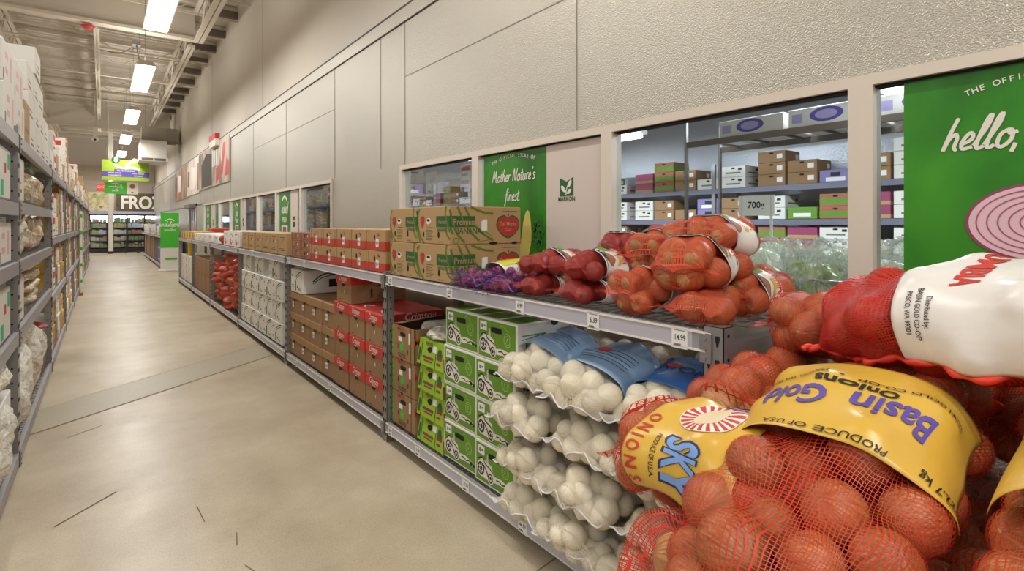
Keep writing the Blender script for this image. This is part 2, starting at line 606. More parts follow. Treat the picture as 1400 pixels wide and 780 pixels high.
def tagp(o, label, cat, group=None, kind=None):
    if label:
        o['label'] = label
    if cat:
        o['category'] = cat
    if group:
        o['group'] = group
    if kind:
        o['kind'] = kind
    return o


def thing(name, label, cat, loc=(0, 0, 0), rotz=0, group=None, kind=None):
    o = bpy.data.objects.new(name, None)
    o.empty_display_size = .05
    COL.objects.link(o)
    o.location = loc
    o.rotation_euler = (0, 0, rotz)
    return tagp(o, label, cat, group, kind)


def struct(name, mb, m, **k):
    o = mb.build(name, m, **k)
    o['kind'] = 'structure'
    return o


KIDS = {}


def kids(o):
    return [c for c in o.children]


def dup(root, loc, rotz=None, label=None, group=None, scale=None, rot=None):
    r = root.copy()
    COL.objects.link(r)
    r.location = loc
    if rotz is not None:
        r.rotation_euler = (0, 0, rotz)
    if rot is not None:
        r.rotation_euler = rot
    if scale:
        r.scale = scale
    if label:
        r['label'] = label
    if group:
        r['group'] = group
    for ch in root.children:
        c = ch.copy()
        COL.objects.link(c)
        c.parent = r
        for g in ch.children:
            d = g.copy()
            COL.objects.link(d)
            d.parent = c
    return r


class Stock:
    """hands out a built thing the first time and copies of it after that"""

    def __init__(s, root):
        s.root, s.used = root, False

    def put(s, loc, rotz=0, label=None, group=None, **k):
        if not s.used:
            s.used = True
            r = s.root
            r.location = loc
            r.rotation_euler = k.get('rot') or (0, 0, rotz)
            if k.get('scale'):
                r.scale = k['scale']
            if label:
                r['label'] = label
            if group:
                r['group'] = group
            return r
        return dup(s.root, loc, rotz, label, group, **k)


ORD = ['bottom', 'second', 'third', 'fourth', 'fifth', 'sixth']


def tier(i, n):
    return 'top' if i == n - 1 and n > 1 else ORD[i] + ('' if i == 0 else ' from the bottom')


# faces of a box whose front is the plane x=0 (looking +X): a runs right (-Y), b runs up
def FRONT(x=0.0, y=0.0, z=0.0):
    return lambda a, b, h: (x - h, y - a, z + b)


def SIDE(x=0.0, y=0.0, z=0.0):      # the face that looks towards -Y: a runs +X
    return lambda a, b, h: (x + a, y - h, z + b)


def TOP(x=0.0, y=0.0, z=0.0):
    return lambda a, b, h: (x + b, y - a, z + h)
# ---------------------------------------------------------------- the building
WX = 2.30          # face of the cooler wall
fl = MB(); fl.box(-9, WX + .02, -4, 37.6, -.1, 0)
struct('floor', fl, M_floor)
# patched strip of newer concrete crossing the aisle, with its two saw cuts, and other joints
M_patch = mat('newer_concrete', (168, 158, 134), .42, 0, .08, 30)
M_cut = mat('saw_cut', (112, 98, 78), .8)
pt = MB(); pt.add([(-1.1, 4.62, .0015), (1.6, 6.62, .0015), (1.6, 7.28, .0015), (-1.1, 5.28, .0015)], [(0, 1, 2, 3)])
struct('floor_patch', pt, M_patch)
cut = MB()
def cutline(x0, y0, x1, y1, wd=.008, z=.0022):
    d = Vector((x1 - x0, y1 - y0, 0)).normalized(); n = Vector((-d.y, d.x, 0)) * wd / 2
    a, b = Vector((x0, y0, z)), Vector((x1, y1, z))
    cut.add([a - n, b - n, b + n, a + n], [(0, 1, 2, 3)])
cutline(-1.1, 4.62, 1.6, 6.62, .012); cutline(-.2, 5.95, 1.6, 7.28, .005)
cutline(.95, 1.71, 2.2, 1.9, .006)
for a in ((-.19, 3.5, .06, 3.75, .008), (-.2, 4.9, .0, 5.05, .006), (.52, 2.9, .50, 2.78, .005), (.5, 2.6, .56, 2.42, .004), (.4, 3.3, .41, 3.1, .004)):
    cutline(*a)
struct('floor_joint', cut, M_cut)

# cooler wall with its window openings
WZ0, WZ1 = 1.13, 2.06
GROUPS = [(-.62, 4.80), (6.74, 17.45)]
DOOR = (19.0, 20.6)
wl = MB()
def wallbox(y0, y1, z0, z1, x1=WX + .1):
    wl.box(WX, x1, y0, y1, z0, z1)
wallbox(-4, GROUPS[0][0], 0, WZ1); wallbox(GROUPS[0][0], GROUPS[0][1], 0, WZ0)
wallbox(GROUPS[0][1], GROUPS[1][0], 0, WZ1); wallbox(GROUPS[1][0], GROUPS[1][1], 0, WZ0)
wallbox(GROUPS[1][1], DOOR[0], 0, WZ1 + .02); wallbox(DOOR[1], 37.5, 0, WZ1 + .02)
wallbox(-4, DOOR[0], WZ1, 3.42); wallbox(DOOR[0], DOOR[1], 2.06, 3.42); wallbox(DOOR[1], 37.5, WZ1, 3.42)
struct('wall_right', wl, M_panel)
cap = MB(); cap.box(WX - .015, WX + .1, -4, 37.5, 3.43, 3.56)
struct('trim_1', cap, M_panel)
cap = MB(); cap.box(WX - .012, WX + .1, -4, 37.5, 3.56, 3.585); cap.box(WX - .004, WX + .08, -4, 37.5, 3.42, 3.43)
struct('trim_2', cap, mat('dark_gap', (70, 58, 46), .7))
jt = MB()
for y in (2.38, 4.72, 5.28, 6.67, 8.9, 11.2, 13.5, 15.8, 18.2, 21.0, 24, 27, 30, 33):
    jt.box(WX - .003, WX + .001, y - .004, y + .004, 2.07 if y < 18 else 0, 3.42)
jt.box(WX - .003, WX + .001, 6.67, 11.2, 2.92, 2.927); jt.box(WX - .003, WX + .001, -4, 4.72, 2.90, 2.907)
struct('trim_3', jt, mat('panel_joint', (150, 142, 128), .6))
up = MB(); up.box(WX + .12, WX + .3, -4, 37.6, 3.3, 6.6)
struct('wall_upper', up, M_wallup)
uj = MB()
for y in (11.0, 16.9, 19.9, 26.3, 30):
    uj.box(WX + .115, WX + .122, y - .006, y + .006, 3.6, 6.4)
struct('trim_4', uj, mat('upper_joint', (168, 156, 138), .7))
bw = MB(); bw.box(-9, WX + .3, 37.5, 37.7, 0, 6.6)
struct('wall_back', bw, mat('back_wall_taupe', (200, 188, 174), .6, 0, .05, .6))
st = MB(); st.box(-9, WX + .1, 37.46, 37.5, 3.9, 4.7)
struct('trim_5', st, mat('back_wall_band', (190, 176, 156), .6))

# roof deck with its ribs, joists and trusses
DZ = 6.35
dk = MB()
ny = 0
ys = []
y = -3.8
while y < 37.5:
    ys += [(y, 0), (y + .09, 0), (y + .12, .045), (y + .2, .045), (y + .23, 0)]
    y += .23
vs = []
for (yy, dz) in ys:
    vs += [(-9, yy, DZ + dz), (WX + .3, yy, DZ + dz)]
dk.add(vs, [(2 * i, 2 * i + 1, 2 * i + 3, 2 * i + 2) for i in range(len(ys) - 1)])
ceil = struct('ceiling', dk, M_deckm)
lid = MB(); lid.box(-9, WX + .3, -4, 37.7, DZ + .08, DZ + .12)
lid.build('roof_slab', M_deckm, ceil)
for k, yy in enumerate([-1.0, .6, 2.2, 3.8, 5.4, 7, 8.6, 10.2, 11.8, 13.4, 14.9, 16.3, 17.7, 19.05, 20.5, 22, 23.3, 24.7, 26.3, 28, 29.6, 31.2, 32.8, 34.4, 36]):
    j = MB()
    j.box(-9, WX + .12, yy - .03, yy + .03, DZ - .10, DZ - .02)
    j.box(-9, WX + .12, yy - .012, yy + .012, DZ - .34, DZ - .30)
    for q in range(14):
        x = -8.6 + q * .78
        j.tube([(x, yy, DZ - .1), (x + .39, yy, DZ - .32), (x + .78, yy, DZ - .1)], .012, 5)
    j.build('joist', M_joist, ceil)
    t_ = MB(); t_.box(WX - .45, WX + .12, yy - .06, yy + .06, DZ - .26, DZ - .12)
    t_.build('joist_seat', M_tab, ceil)
def truss(x, y0, y1, z0, z1, half=.05, step=.8):
    m_ = MB()
    for z in (z0, z1):
        m_.box(x - half, x - .01, y0, y1, z - .03, z + .03); m_.box(x + .01, x + half, y0, y1, z - .03, z + .03)
    y = y0; i = 0
    while y < y1 - step:
        a, b = (z0, z1) if i % 2 == 0 else (z1, z0)
        m_.tube([(x, y, a), (x, y + step, b)], .022, 5)
        y += step; i += 1
    m_.build('roof_truss', M_joist, ceil)
truss(1.70, -1, 13.8, 5.55, 6.2, .09); truss(1.62, 14.2, 27, 5.55, 6.15, .07)
truss(-.10, 14.2, 30, 5.6, 6.1, .05, 1.0); truss(-1.75, 14.2, 36, 5.55, 6.2, .08)
truss(-5.2, 0, 36, 5.55, 6.2, .08)
gb = MB(); gb.box(-9, 1.66, 13.95, 14.0, 5.66, 6.25); gb.box(-9, 1.7, 13.86, 14.1, 5.6, 5.66); gb.box(-9, 1.7, 13.86, 14.1, 6.22, 6.27)
gb.build('girder', M_joist, ceil)
gb = MB(); gb.box(-9, WX, 26.95, 27.0, 5.3, 6.2); gb.box(-9, WX, 26.9, 27.05, 5.3, 5.36)
gb.build('girder', M_joist, ceil)
# sprinkler and conduit pipes
for k, (pts, r) in enumerate([([(-9, 16.7, 5.85), (2.4, 16.7, 5.85)], .022), ([(-9, 19.6, 5.8), (2.4, 19.6, 5.8)], .03), ([(-9, 23.2, 5.75), (2.4, 23.2, 5.75)], .022),
                              ([(-9, 12.0, 5.95), (2.4, 12.0, 5.95)], .02), ([(-.1, 14.1, 5.75), (-.1, 30, 5.75)], .03)]):
    q = MB(); q.tube(pts, r, 6)
    q.build('ceiling_pipe', M_joist, ceil)
lp = MB()
a_ = [(.1 + .5 * i / 8, 16.0 - 1.4 * i / 8, 5.6 - .12 * math.sin(PI * i / 8) - .1 * i / 8) for i in range(9)]
lp.tube(a_, .014, 5); lp.tube([(.6, 14.6, 5.5), (.66, 14.0, 4.75)], .012, 5)
lp.box(.53, .68, 14.5, 14.7, 5.46, 5.54)
lp.build('cable', M_grey, ceil)

# windows in the cooler wall
def window(i, y0, y1, glass=True):
    r = bpy.data.objects.new('window_%d' % i, None); COL.objects.link(r); r['kind'] = 'structure'
    r.location = (WX, (y0 + y1) / 2, WZ0)
    h = (y1 - y0) / 2; Z = WZ1 - WZ0; f = .042
    fr = MB()
    fr.box(-.02, .06, -h, h, 0, f); fr.box(-.02, .06, -h, h, Z - f, Z)
    fr.box(-.02, .06, -h, -h + f, f, Z - f); fr.box(-.02, .06, h - f, h, f, Z - f)
    fr.build('window_frame', M_frame, r)
    ga = MB(); ga.box(.0, .055, -h + f, h - f, Z - f - .008, Z - f)
    ga.build('gasket', M_dark, r)
    g = MB(); g.box(.02, .026, -h + f, h - f, f, Z - f)
    g.build('glass_pane', M_glass, r)
    return r
WIN = [(-.62, .83), (.83, 2.12), (2.12, 3.48), (3.48, 4.80), (6.74, 8.08), (8.08, 9.47), (9.47, 10.82), (10.82, 12.27), (12.27, 13.5), (13.5, 14.95), (14.95, 17.45)]
for i, (a, b) in enumerate(WIN):
    window(i + 1, a, b)

# doorway of hanging strips far along the wall
d = bpy.data.objects.new('door_1', None); COL.objects.link(d); d['kind'] = 'structure'; d.location = (WX, 19.8, 0)
q = MB(); q.box(-.03, .1, -.86, -.8, 0, 2.12); q.box(-.03, .1, .8, .86, 0, 2.12); q.box(-.03, .1, -.86, .86, 2.06, 2.14)
q.build('door_frame', M_chrome, d)
for k in range(8):
    q = MB(); q.box(.02 + .012 * (k % 2), .03 + .012 * (k % 2), -.8 + k * .2, -.59 + k * .2, .03, 2.06)
    q.build('strip_curtain', mat('vinyl_mauve', (172, 152, 160), .3), d)
q = MB(); q.box(-.2, 0, -.75, .6, 2.0, 2.1)
q.build('door_closer', M_grey, d)

# cooler room behind the glass
CX = 7.9
cr = MB(); cr.box(WX + .1, CX + .1, -4.1, 26, -.1, 0)
struct('floor_cooler', cr, mat('cooler_floor', (120, 116, 110), .5))
cr = MB(); cr.box(WX + .1, CX, -4, 26, 3.2, 3.3)
struct('ceiling_cooler', cr, mat('cooler_ceiling', (118, 112, 110), .4, .3, .08, 2))
cr = MB(); cr.box(CX, CX + .1, -4, 26, 0, 3.3); cr.box(WX + .1, CX, 26, 26.1, 0, 3.3); cr.box(WX + .1, CX, -4.1, -4, 0, 3.3)
struct('wall_cooler', cr, M_cooler)

# ---------------------------------------------------------------- hanging and standing fixtures
lf = thing('ceiling_light', 'long white fluorescent fixture hanging above the aisle', 'light fixture', (.667, 7.6, 4.55))
q = MB(); q.add([(-.17, 0, 0), (.17, 0, 0), (.1, 0, .09), (-.1, 0, .09), (-.17, 2.6, 0), (.17, 2.6, 0), (.1, 2.6, .09), (-.1, 2.6, .09)],
                [(3, 2, 1, 0), (4, 5, 6, 7), (0, 1, 5, 4), (1, 2, 6, 5), (2, 3, 7, 6), (3, 0, 4, 7)])
q.build('housing', M_joist, lf)
for y0 in (.03, 1.32):
    q = MB(); q.box(-.15, .15, y0, y0 + 1.24, -.012, -.002)
    q.build('diffuser', mat('lamp_diffuser', (255, 252, 246), .4, emit=14), lf)
for y0 in (.3, 2.3):
    q = MB(); q.tube([(0, y0, .09), (0, y0, DZ - 4.55)], .004, 4)
    q.build('hanger', M_grey, lf)
lights = Stock(lf)
lab = {7.6: 'nearest big white fluorescent fixture at the top edge of the photo', 12.5: 'second fluorescent fixture along the aisle, with a cable above it',
       17.6: 'third fluorescent fixture along the aisle', 22.7: 'fourth fluorescent fixture, just above the number 8 aisle sign',
       27.8: 'small far fluorescent fixture partly behind the round 8 of the aisle sign', 32.9: 'farthest fluorescent fixture, near the back wall'}
for y in LIGHT_Y[2:]:
    lights.put((.667, y, 4.55), 0, lab[y], 'aisle light fixtures')

# cooling unit on the upper wall
ac = thing('cooling_unit', 'boxy cream air unit hung high on the right wall by the aisle sign', 'air unit', (1.52, 24, 3.82))
q = MB(); q.cbox(-.42, .42, 0, 1.4, .14, .78, .02); q.build('housing', M_card, ac)
q = MB(); q.cbox(-.46, .46, -.05, 1.45, 0, .15, .01); q.build('base_grille', M_card, ac)
q = MB(); q.box(-.38, -.02, -.056, -.045, .03, .12); q.box(.02, .38, -.056, -.045, .03, .12); q.build('vent', M_tab, ac)
q = MB(); q.box(-.36, .8, .2, 1.2, .8, 1.3); q.build('duct', mat('galvanised', (150, 143, 130), .5, .5), ac)
q = MB(); q.tube([(.3, .1, .72), (.9, .1, .74)], .03, 6); q.build('bracket', M_grey, ac)

# aisle sign number 8
s8 = thing('aisle_sign', 'green and purple hanging aisle sign with a round number 8', 'sign', (.71, 25, 3.13))
F = lambda a, b, h: (a, -h, b)
q = MB(); q.box(-.73, .73, 0, .03, 0, .76); q.build('sign_board', mat('sign_lime', (150, 178, 40), .5), s8)
q = MB(); q.rect(-.73, .73, .14, .33, F, .004); q.rect(-.36, .36, .33, .42, F, .004); q.build('sign_band', M_purple, s8)
q = MB(); q.text('SALAD DRESSING', .07, 0, .345, F, .008, bold=.02); q.text('PIZZA SAUCE', .065, -.34, .255, F, .008, bold=.02); q.text('CONDIMENTS', .065, -.34, .165, F, .008, bold=.02)
q.text('HOT SAUCE', .065, .38, .255, F, .008, bold=.02); q.text('VINEGAR', .065, .38, .165, F, .008, bold=.02)
q.ribbon([(-.38, .6), (-.2, .5), (0, .46), (.2, .52), (.42, .42)], .07, F, .006)
q.ribbon([(.02, .5), (.3, .47)], .06, F, .006)
q.build('lettering', M_white, s8)
q = MB(); q.poly([(-.05, .52), (.08, .5), (.14, .62), (-.0, .68)], F, .006); q.poly([(.08, .6), (.3, .72), (.36, .82), (.24, .86), (.08, .7)], F, .008)
q.build('bottle_picture', mat('sign_pink', (214, 190, 176), .6), s8)
q = MB(); q.disc(-.31, .77, .13, .13, F, .012, 28); q.build('number_disc', M_dgreen, s8)
q = MB(); q.text('8', .24, -.31, .69, F, .016, bold=.03); q.build('number', M_white, s8)
q = MB(); q.tube([(-.6, .015, .76), (-.6, .015, 3.1)], .004, 4); q.tube([(.6, .015, .76), (.6, .015, 3.1)], .004, 4); q.build('hanger', M_grey, s8)

gs = thing('hanging_sign', 'bright green and white sign hanging just below the aisle sign', 'sign', (.58, 25.3, 2.64))
q = MB(); q.box(-.52, .16, 0, .02, 0, .44); q.build('sign_board', M_bgreen, gs)
q = MB(); q.box(.16, .52, 0, .02, 0, .44); q.build('white_panel', M_white, gs)
q = MB(); script_text(q, 'wonderfully', .055, -.18, .24, F, .2); script_text(q, 'better', .055, -.18, .10, F, .2); q.ribbon([(-.33, .36), (-.18, .4), (-.03, .36)], .02, F); q.build('lettering', M_white, gs)
q = MB(); q.disc(.34, .3, .09, .09, F, .004); q.rect(.3, .38, .05, .09, F, .004); q.build('salad_picture', M_kraft3, gs)
q = MB(); q.box(-.3, -.02, .0, .02, .44, .5); q.tube([(-.4, .01, .44), (-.4, .01, 3.7)], .004, 4); q.build('hanger', M_white, gs)

# exit sign and FROZEN banner on the back wall
ex = thing('exit_sign', 'small glowing red exit sign on the back wall', 'sign', (-.02, 37.4, 3.4))
q = MB(); q.cbox(-.22, .22, 0, .08, 0, .3, .01); q.build('housing', mat('exit_red', (226, 60, 50), .5, emit=1.2), ex)
q = MB(); q.text('EXIT', .2, 0, .08, F, .004, bold=.03); q.build('lettering', M_white, ex)
fb = thing('freezer_banner', 'photo banner reading FROZEN across the back above the freezers', 'banner', (1.1, 36.3, 2.2))
q = MB(); q.box(-2.6, .3 - .9, 0, .04, 0, 1.0)
q.build('food_picture', mat_photo('food_photo', [(60, 74, 30), (178, 172, 120), (214, 200, 160), (150, 60, 40)], 2.4, (1, 1, 1)), fb)
q = MB(); q.box(-.5, 3.2, 0, .04, 0, 1.0)
q.build('banner_board', mat_photo('frozen_photo', [(52, 40, 28), (86, 70, 48), (96, 92, 50), (110, 66, 44)], 1.2), fb)
q = MB(); q.text('FROZEN', .95, -.32, .16, F, .02, align='LEFT', bold=.035, sx=.80); q.build('lettering', M_white, fb)

# free-standing green display at the end of the near run
sd = thing('display_stand', 'tall green and white pop-up display standing at the end of the shelf run', 'sign stand', (1.72, 20.4, 0), R(-2))
q = MB(); q.cbox(-.3, .3, -.18, .18, 0, .05, .01); q.build('base', M_card, sd)
q = MB(); q.box(-.25, .25, -.02, .02, .05, .74); q.build('lower_panel', M_card, sd)
q = MB(); q.box(-.25, .25, -.025, .02, .74, 1.86); q.build('upper_panel', M_bgreen, sd)
F2 = lambda a, b, h: (a, -.027 - h, b)
q = MB(); script_text(q, 'indulgent', .085, 0, 1.42, F2, .2); q.text('DESSERTS', .07, 0, 1.28, F2, bold=.02); q.ribbon([(-.12, 1.6), (0, 1.66), (.12, 1.6)], .03, F2); q.build('lettering', M_white, sd)
q = MB(); q.rect(-.12, .2, .36, .42, F2, .003); q.build('green_stripe', M_bgreen, sd)

# tall upright freezer cases across the back
fz = thing('freezer_case', 'row of glass-door freezer cases lit inside across the back of the hall', 'freezer', (.9, 35.2, 0))
M_case = mat('case_black', (34, 33, 34), .4)
q = MB(); q.box(-3, 3.0, 0, 1.2, 0, .22); q.build('base', M_case, fz)
q = MB(); q.box(-3, 3.0, 1.0, 1.2, .22, 2.15); q.build('back_panel', mat('case_inner', (206, 212, 224), .5), fz)
q = MB(); q.box(-3, 3.0, -.02, 1.2, 2.0, 2.18); q.build('header', mat('header_lilac', (176, 178, 200), .5), fz)
for k in range(8):
    q = MB(); q.box(-3 + k * .78 - .02, -3 + k * .78 + .05, -.03, .05, .2, 2.0); q.box(-3 + k * .78, -2.22 + k * .78, -.03, .03, 1.93, 2.02)
    q.build('door_frame', M_case, fz)
    q = MB(); q.box(-2.95 + k * .78, -2.24 + k * .78, -.01, .0, .25, 1.94); q.build('glass_pane', M_glass, fz)
for z in (.3, .64, .98, 1.32, 1.62):
    q = MB(); q.box(-3, 3, .12, 1.0, z - .03, z); q.build('shelf', mat('case_shelf', (150, 152, 178), .5), fz)
for k in range(8):
    area('freezer_light', (.9 - 2.6 + k * .78, 35.2 + .2, 1.9), .6, .05, FREEZER_W, (.9, .94, 1), (R(40), 0, 0))
pcols = [(222, 204, 170), (232, 230, 222), (210, 190, 130), (150, 170, 120), (200, 140, 120), (214, 218, 232), (186, 166, 140)]
fbox = []
for i, c in enumerate(pcols):
    r_ = thing('frozen_food_box', 'small frozen food carton on a freezer shelf behind glass', 'food box', (0, 0, 0))
    q = MB(); q.cbox(-.07, .07, 0, .2, 0, .2, .004); q.build('carton', mat('frozen_%d' % i, c, .5), r_)
    fbox.append(Stock(r_))
rnd = random.Random(5)
for li, z in enumerate((.3, .64, .98, 1.32, 1.62)):
    for k in range(26):
        x = -1.55 + k * .15
        if abs((x + 3) % .78) < .03:
            continue
        c = (k // 4 * 3 + li) % 7
        fbox[c].put((.9 + x + rnd.uniform(-.01, .01), 35.32, z), 0, None, 'cartons on the freezer shelves', scale=(1, 1, rnd.uniform(.7, 1.2)))
cl = MB(); cl.cbox(.24, .44, 34.0, 34.2, 0, 6.3, .01)
co = struct('wall_column', cl, M_white)
q = MB(); q.box(.22, .46, 33.98, 34.22, 0, .12); q.build('column_base', M_black_pl, co)
# shopping carts parked by the freezers
ct = thing('shopping_cart', 'dark shopping cart parked in front of the far freezer doors', 'cart', (1.2, 34.2, 0))
q = MB()
for z in (.25, .45, .65, .9):
    q.tube([(-.28, -.4, z), (.28, -.4, z), (.28, .4, z), (-.28, .4, z)], .012, 5, True)
for x in (-.28, -.14, 0, .14, .28):
    q.tube([(x, -.4, .25), (x, -.4, .9)], .008, 4)
q.build('basket', M_black_pl, ct)
for x in (-.25, .25):
    for yy in (-.35, .35):
        q = MB(); q.tube([(x - .015, yy, .06), (x + .015, yy, .06)], .06, 10); q.build('wheel', M_black_pl, ct)
q = MB(); q.tube([(-.28, -.42, 1.0), (.28, -.42, 1.0)], .015, 6); q.tube([(-.28, -.4, .9), (-.28, -.42, 1.0)], .012, 5); q.tube([(.28, -.4, .9), (.28, -.42, 1.0)], .012, 5); q.build('handle', M_black_pl, ct)
dup(ct, (1.75, 34.3, 0), 0, 'dark shopping cart parked beside the first one at the freezers, nearer the right wall')

# security camera hanging from the truss, sprinkler heads
sc = thing('security_camera', 'white dome camera hanging on a pole from the roof truss', 'camera', (-.19, 22, 4.2))
q = MB(); q.tube([(0, 0, .1), (0, 0, 1.5)], .02, 6); q.build('pole', M_joist, sc)
q = MB(); q.cbox(-.05, .05, -.05, .05, .1, .42, .015); q.build('mount', M_white, sc)
q = MB(); q.lathe([(.0, -.05), (.05, -.045), (.085, -.01), (.09, .04), (.06, .11), (0, .12)], 14); q.build('dome', M_white, sc, True)
q = MB(); q.disc(0, .0, .035, .035, lambda a, b, h: (a, -.088 - h, b + .01), .002); q.build('lens', M_black, sc)
sk = MB(); sk.lathe([(0, -.03), (.05, -.03), (.1, 0), (.12, .03), (0, .04)], 12)
o = sk.build('ceiling_disc', M_red, None, True); o.location = (-.24, 14.05, 5.52)
tagp(o, 'flat red disc fixed under the big roof beam', 'ceiling fitting')

# meat banners on the wall
def wall_banner(y0, y1, z0, z1, label, cols, marks, name='wall_banner'):
    r = thing(name, label, 'banner', (WX - .03, (y0 + y1) / 2, z0))
    h = (y1 - y0) / 2
    q = MB(); q.box(0, .02, -h, h, 0, z1 - z0)
    q.build('printed_board', mat_photo('photo_' + str(round(y0, 1)), cols, .9, (1, 1.4, .5), detail=6), r)
    T = FRONT(0, 0, 0)
    for m_, polys in marks:
        q = MB()
        for p in polys:
            q.poly(p, T, .003)
        q.build('printed_shape', m_, r)
    return r
b1 = wall_banner(13.5, 18.2, 2.47, 3.52, 'nearest meat photo banner high on the wall, red ribs and pepper', [(60, 52, 46), (122, 110, 100), (196, 178, 160), (200, 60, 44)],
                 [(mat('meat_red', (190, 48, 40), .5, 0, .3, 3), [[(.55, .05), (1.05, .15), (1.1, .5), (.6, .42)], [(1.2, .2), (1.5, .2), (1.9, .95), (1.6, .95)], [(1.85, .15), (2.3, .15), (2.3, .45), (2.0, .6)]]),
                  (mat('pepper_grey', (82, 74, 66), .8, 0, .3, 8), [[(-1.9, .05), (-.1, .05), (-.1, .85), (-1.0, .95), (-1.9, .7)]]),
                  (M_white, [[(-.02, .5), (.16, .5), (.2, .92), (0, .92)], [(.26, .5), (.42, .5), (.46, .9), (.3, .9)], [(.52, .5), (.68, .52), (.74, .9), (.56, .9)], [(1.3, .55), (1.38, .55), (1.5, .95), (1.42, .95)]])])
b2 = wall_banner(18.3, 21.2, 2.42, 3.52, 'middle meat photo banner on the wall, pale cuts on white', [(150, 96, 70), (206, 192, 176), (222, 212, 200), (196, 130, 84)],
                 [(M_card, [[(-.6, .2), (.7, .15), (.9, .8), (-.3, .9)]]), (M_kraft3, [[(-1.2, .3), (-.8, .3), (-.7, .8), (-1.1, .8)], [(1.1, .1), (1.4, .1), (1.4, .9), (1.2, .9)]])])
b3 = wall_banner(21.3, 24.8, 2.38, 3.52, 'farthest meat photo banner on the wall, with a white label shape', [(92, 66, 50), (160, 120, 90), (190, 168, 150)],
                 [(M_card, [[(-.8, .3), (.1, .3), (.15, .85), (-.7, .95)]]), (M_kraft3, [[(-1.6, .1), (-1.1, .1), (-1.1, .9), (-1.5, .9)]])])
cm = thing('wall_clip_sign', 'small red and white sign tab clipped to the top of the nearest meat banner', 'sign', (WX - .12, 15.25, 3.42))
q = MB(); q.box(0, .1, -.45, .45, 0, .16); q.build('tab_face', M_white, cm)
q = MB(); q.box(-.005, .1, -.45, .45, .16, .30); q.build('tab_top', M_red, cm)
# green graphics on the inside of the panes
def pane_banner(y0, y1, label, cols='green', z0=WZ0 + .045, z1=WZ1 - .045, x=WX + .013):
    r = thing('window_banner', label, 'banner', (x, (y0 + y1) / 2, z0))
    h = (y1 - y0) / 2
    q = MB(); q.box(0, .004, -h, h, 0, z1 - z0)
    q.build('printed_sheet', M_banner if cols == 'green' else mat('sheet_blush', (208, 194, 184), .4, 0, .03, 2), r)
    return r, h, z1 - z0
T0 = FRONT(-.0005)
r, h, Z = pane_banner(2.68, 3.40, "green window banner reading Mother Nature's finest with squash and kale")
q = MB(); script_text(q, "Mother Nature's", .044, -.0, .63, T0, .2); script_text(q, 'finest.', .044, .0, .49, T0, .2)
for k, ch in enumerate('THE OFFICIAL STORE OF'):
    t_ = (k - 10) / 10
    q.text(ch, .036, .24 * t_, .795 - .035 * t_ * t_, T0, .002, bold=.01, rot=-.3 * t_)
q.build('lettering', M_white, r)
q = MB(); q.poly(smooth([(.06, .08), (.1, .22), (.13, .36), (.17, .42), (.2, .36), (.21, .22), (.17, .1), (.06, .08)]), T0, .002); q.build('squash_picture', mat('squash', (206, 186, 96), .5, 0, .2, 10), r)
q = MB()
for k in range(26):
    a = k * 2.4; rr = .03 + .002 * k
    q.disc(.28 + rr * math.cos(a) * .7, .26 + rr * math.sin(a) * 1.3, .016, .02, T0, .0015 + .0002 * (k % 4), 7)
q.build('kale_picture', mat('kale', (40, 96, 22), .6, 0, .5, 30), r)
r, h, Z = pane_banner(2.19, 2.675, 'blush white window banner with a dark green leaf emblem', 'white')
q = MB(); q.poly([(-.11, .50), (.01, .50), (.01, .615), (-.05, .59), (-.11, .615)], T0, .002); q.text('MARKON', .036, -.05, .47, T0, .002, bold=.02); q.build('emblem', M_dgreen, r)
q = MB(); q.ribbon([(-.052, .503), (-.05, .535), (-.04, .56)], .007, T0, .003); q.poly(smooth([(-.045, .555), (-.03, .585), (-.008, .602), (-.006, .575), (-.025, .555), (-.045, .555)]), T0, .003)
q.poly(smooth([(-.052, .525), (-.075, .56), (-.098, .565), (-.092, .54), (-.072, .525), (-.052, .525)]), T0, .003); q.poly(smooth([(-.048, .515), (-.03, .54), (-.006, .54), (-.014, .522), (-.03, .512), (-.048, .515)]), T0, .003)
q.build('leaf_mark', M_white, r)
r, h, Z = pane_banner(-.52, .70, 'large green window banner reading hello with a sliced red onion')
q = MB(); script_text(q, 'hello,', .054, -.50, .575, T0, .21, shear=.3, align=0)
for k, ch in enumerate('THE OFFICIAL STORE OF'):
    t_ = (k - 10) / 10
    q.text(ch, .027, -.245 + .18 * t_, .785 - .03 * t_ * t_, T0, .002, bold=.012, rot=-.3 * t_)
q.build('lettering', M_white, r)
q = MB(); q.disc(-.25, .33, .185, .125, T0, .002, 40); q.build('onion_rim', mat('slice_purple', (150, 60, 100), .4), r)
q = MB(); q.disc(-.25, .33, .176, .117, T0, .003, 40); q.build('onion_slice', mat('slice_pink', (224, 190, 196), .4), r)
q = MB()
for k in range(6):
    q.ring(-.25 + .004 * k, .33, .158 - k * .023, .105 - k * .016, .004, T0, .004, 36)
q.ribbon([(-.28, .325), (-.25, .345), (-.22, .33), (-.24, .32)], .005, T0, .004)
q.build('onion_rings', mat('slice_ring', (176, 84, 120), .4), r)
